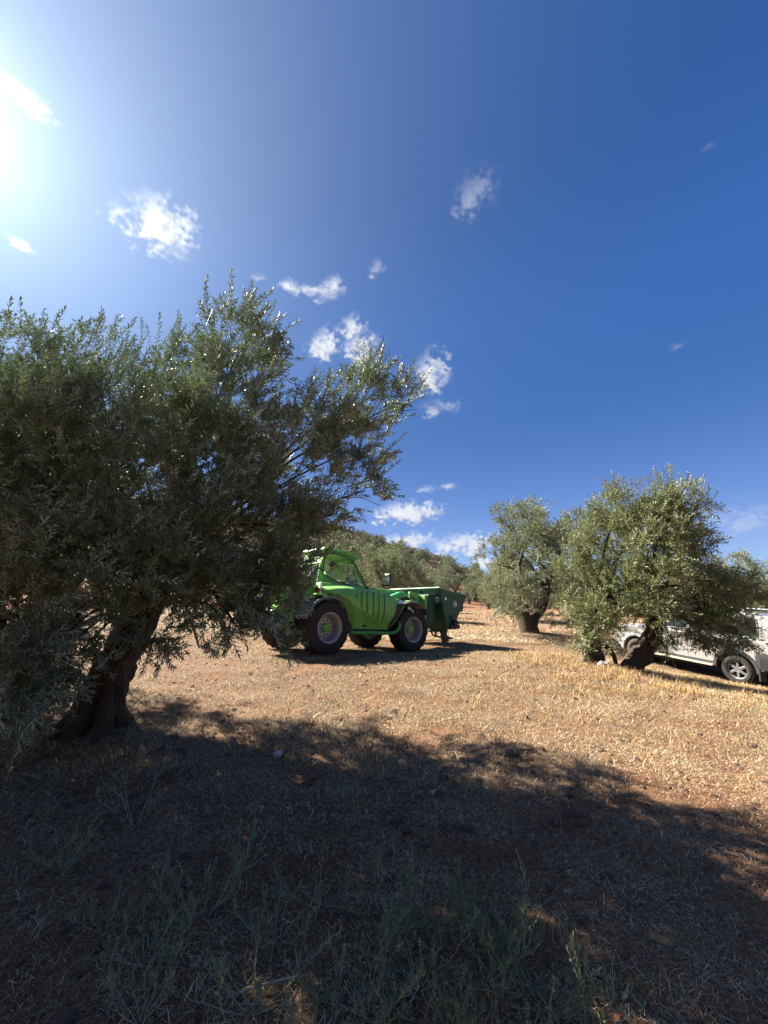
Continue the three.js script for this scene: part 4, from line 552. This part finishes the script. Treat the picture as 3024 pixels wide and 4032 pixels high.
// ------------------------------------------------------------------ weeds of the shaded foreground
const weedMat = new THREE.MeshStandardMaterial({ vertexColors: true, roughness: .85 });
function weed(seed, stems, len, sprawl) {
  const R = rng(seed), st = { p: [], c: [] }, lf = { p: [], c: [] };
  const seg = (A, B, r0, r1, col) => { const d = B.clone().sub(A).normalize(), s = V(1, 0, .3).cross(d).normalize(), q = s.clone().cross(d); for (let k = 0; k < 3; k++) { const f = (P, r, a) => P.clone().addScaledVector(s, Math.cos(a) * r).addScaledVector(q, Math.sin(a) * r), a0 = k * 2.094, a1 = a0 + 2.094; for (const v of [f(A, r0, a0), f(B, r1, a0), f(B, r1, a1), f(A, r0, a0), f(B, r1, a1), f(A, r0, a1)]) { st.p.push(v.x, v.y, v.z); st.c.push(...col); } } };
  const leaf = (P, d, L) => { const s = V(R() - .5, R() - .5, R() - .5).cross(d).normalize().multiplyScalar(L * .2), b = .7 + R() * .6, y = R() < .12 ? 1.5 : 1, M = P.clone().addScaledVector(d, L * .5), T = P.clone().addScaledVector(d, L); for (const v of [P, M.clone().add(s), T, P, T, M.clone().sub(s)]) { lf.p.push(v.x, v.y, v.z); lf.c.push(.20 * b * y, .22 * b * y, .115 * b); } };
  const grow = (P, d, L, r, gen) => {
    const n = 6; let A = P.clone(); d = d.clone(); const col = gen ? [.27, .27, .17] : [.31, .28, .18];
    for (let i = 0; i < n; i++) { d.add(V((R() - .5) * .5, (R() - .42) * .4, (R() - .5) * .5)).normalize(); if (A.y < .03 && d.y < 0) d.y = Math.abs(d.y); const B = A.clone().addScaledVector(d, L / n); seg(A, B, r * (1 - i / n * .7), r * (1 - (i + 1) / n * .7), col); for (let k = 0; k < 1 + (i & 1); k++) leaf(A.clone().lerp(B, R()), V(R() - .5, R() - .2, R() - .5).add(d.clone().multiplyScalar(.4)).normalize(), .009 + R() * .014); if (gen < 2 && i > 0 && R() < .55) grow(B, d.clone().add(V((R() - .5) * 1.8, R() * .7, (R() - .5) * 1.8)).normalize(), L * (.3 + .25 * R()), r * .6, gen + 1); A = B; }
  };
  for (let i = 0; i < stems; i++) { const a = i / stems * 6.28 + R(), e = lerp(1.1, .25, sprawl) + (R() - .5) * .5; grow(V(Math.cos(a) * .015, 0, Math.sin(a) * .015), V(Math.cos(a) * Math.cos(e), Math.sin(e), Math.sin(a) * Math.cos(e)), len * (.6 + .6 * R()), .0034, 0); }
  const g = new THREE.Group(); part('stem', shootGeo(st), weedMat, g); part('leaf', shootGeo(lf), weedMat, g).userData.kind = 'stuff'; return g;
}
{
  const kinds = [weed(1, 7, .34, .3), weed(2, 9, .30, .6), weed(3, 6, .40, .2), weed(4, 11, .24, .8), weed(5, 8, .3, .45)], R = rng(808);
  const put = (x, z, k, s, label, group) => { const w = kinds[k].clone(); w.name = numbered('weed'); w.position.set(x, ground(x, z) - .005, z); w.rotation.y = R() * 6.28; w.scale.setScalar(s); scene.add(w); tag(w, label, 'weed', group); };
  const G1 = 'sprawling grey green weeds in the dark bottom left corner', G2 = 'thin green weeds massed at the bottom centre right';
  for (const [x, z] of [[-.91, -2.34], [-1.32, -2.28], [-1.03, -2.1], [-.49, -2.23], [-1.89, -2.72], [-1.75, -3.2], [-.82, -2.68], [-.31, -2.43], [-.49, -1.9], [-.9, -1.85], [-.2, -1.8]]) put(x, z, Math.floor(R() * 5), .65 + R() * .45, 'spindly grey green weed sprawling in the deep shade at bottom left', G1);
  for (const [x, z] of [[.07, -2.25], [.24, -2.28], [.41, -2.34], [.5, -2.22], [.58, -2.12], [.14, -2.0], [.47, -1.98], [.62, -1.9], [-.05, -1.88], [.24, -1.82], [.4, -1.7], [.08, -1.7], [.7, -1.72]]) put(x, z, [1, 3, 4][Math.floor(R() * 3)],   .65 + R() * .3, 'thin leafed green weed in the mass at the bottom centre', G2);
}
// ------------------------------------------------------------------ stones and sticks one can point at
{
  const stone = (label, x, z, s, rgb, seed, sy = .6) => { const g = new THREE.IcosahedronGeometry(s, 3), a = g.attributes.position; for (let i = 0; i < a.count; i++) { const v = V(a.getX(i), a.getY(i), a.getZ(i)).divideScalar(s), k = s * (1 + .3 * noise3(v.x * 1.2 + seed, v.y * 1.2, v.z * 1.2) + .06 * noise3(v.x * 6, v.y * 6 + seed, v.z * 6)); a.setXYZ(i, v.x * k * 1.2, v.y * k * sy, v.z * k); } g.computeVertexNormals(); const m = shadowed(new THREE.Mesh(merge([g]), std(rgb, .9))); m.name = numbered('stone'); m.position.set(x, ground(x, z) + s * .25, z); m.rotation.y = seed; scene.add(m); tag(m, label, 'stone'); };
  stone('grey stone lying at the foot of the left trunk of the right olive', 4.72, -8.95, .13, [.36, .33, .29], 1.2);
  stone('small pale stone in the shade of the near olive, middle of the picture', .42, -3.62, .03, [.5, .46, .4], 3.1);
  stone('whitish stone in the shade right of the near olive trunk', -1.05, -4.35, .045, [.45, .4, .35], 5.3);
  stone('dark clod like stone on the edge of the large shadow', 1.25, -4.3, .06, [.1, .065, .045], 7.7, .7);
  stone('dark earth lump out in the sunlit straw before the telehandler', .12, -5.6, .055, [.09, .06, .045], 9.1, .7);
  stone('dark earth lump in the lit straw at the right', 4.4, -6.6, .06, [.1, .06, .045], 4.4, .7);
  const stick = (label, x, z, l, a, r = .008, lift = .03) => { const y = ground(x, z), m = part('stick', pipe([[x, y + .012, z], [x + Math.cos(a) * l * .5, ground(x + Math.cos(a) * l * .5, z + Math.sin(a) * l * .5) + lift, z + Math.sin(a) * l * .5 + .02], [x + Math.cos(a) * l, ground(x + Math.cos(a) * l, z + Math.sin(a) * l) + .015, z + Math.sin(a) * l]], r, 16, 6), std([.32, .27, .2], .9), scene); m.name = numbered('stick'); tag(m, label, 'stick'); };
  stick('bare stick on the ground below the low bough beside the car', 6.3, -8.2, .55, -.6, .012, .08);
  stick('pale thin stick in the shade at bottom left', -.62, -1.95, .3, -.3, .005);
  stick('short pale stick among the weeds, left of the green mass', -.34, -1.72, .16, .2, .006);
  stick('curled dry twig at the right edge of the green weed mass', .62, -1.82, .22, .5, .006, .05);
}
scene.traverse(o => { if (o.isMesh) { o.castShadow = true; o.receiveShadow = true; } });
camera.updateProjectionMatrix();
renderer.render(scene, camera);
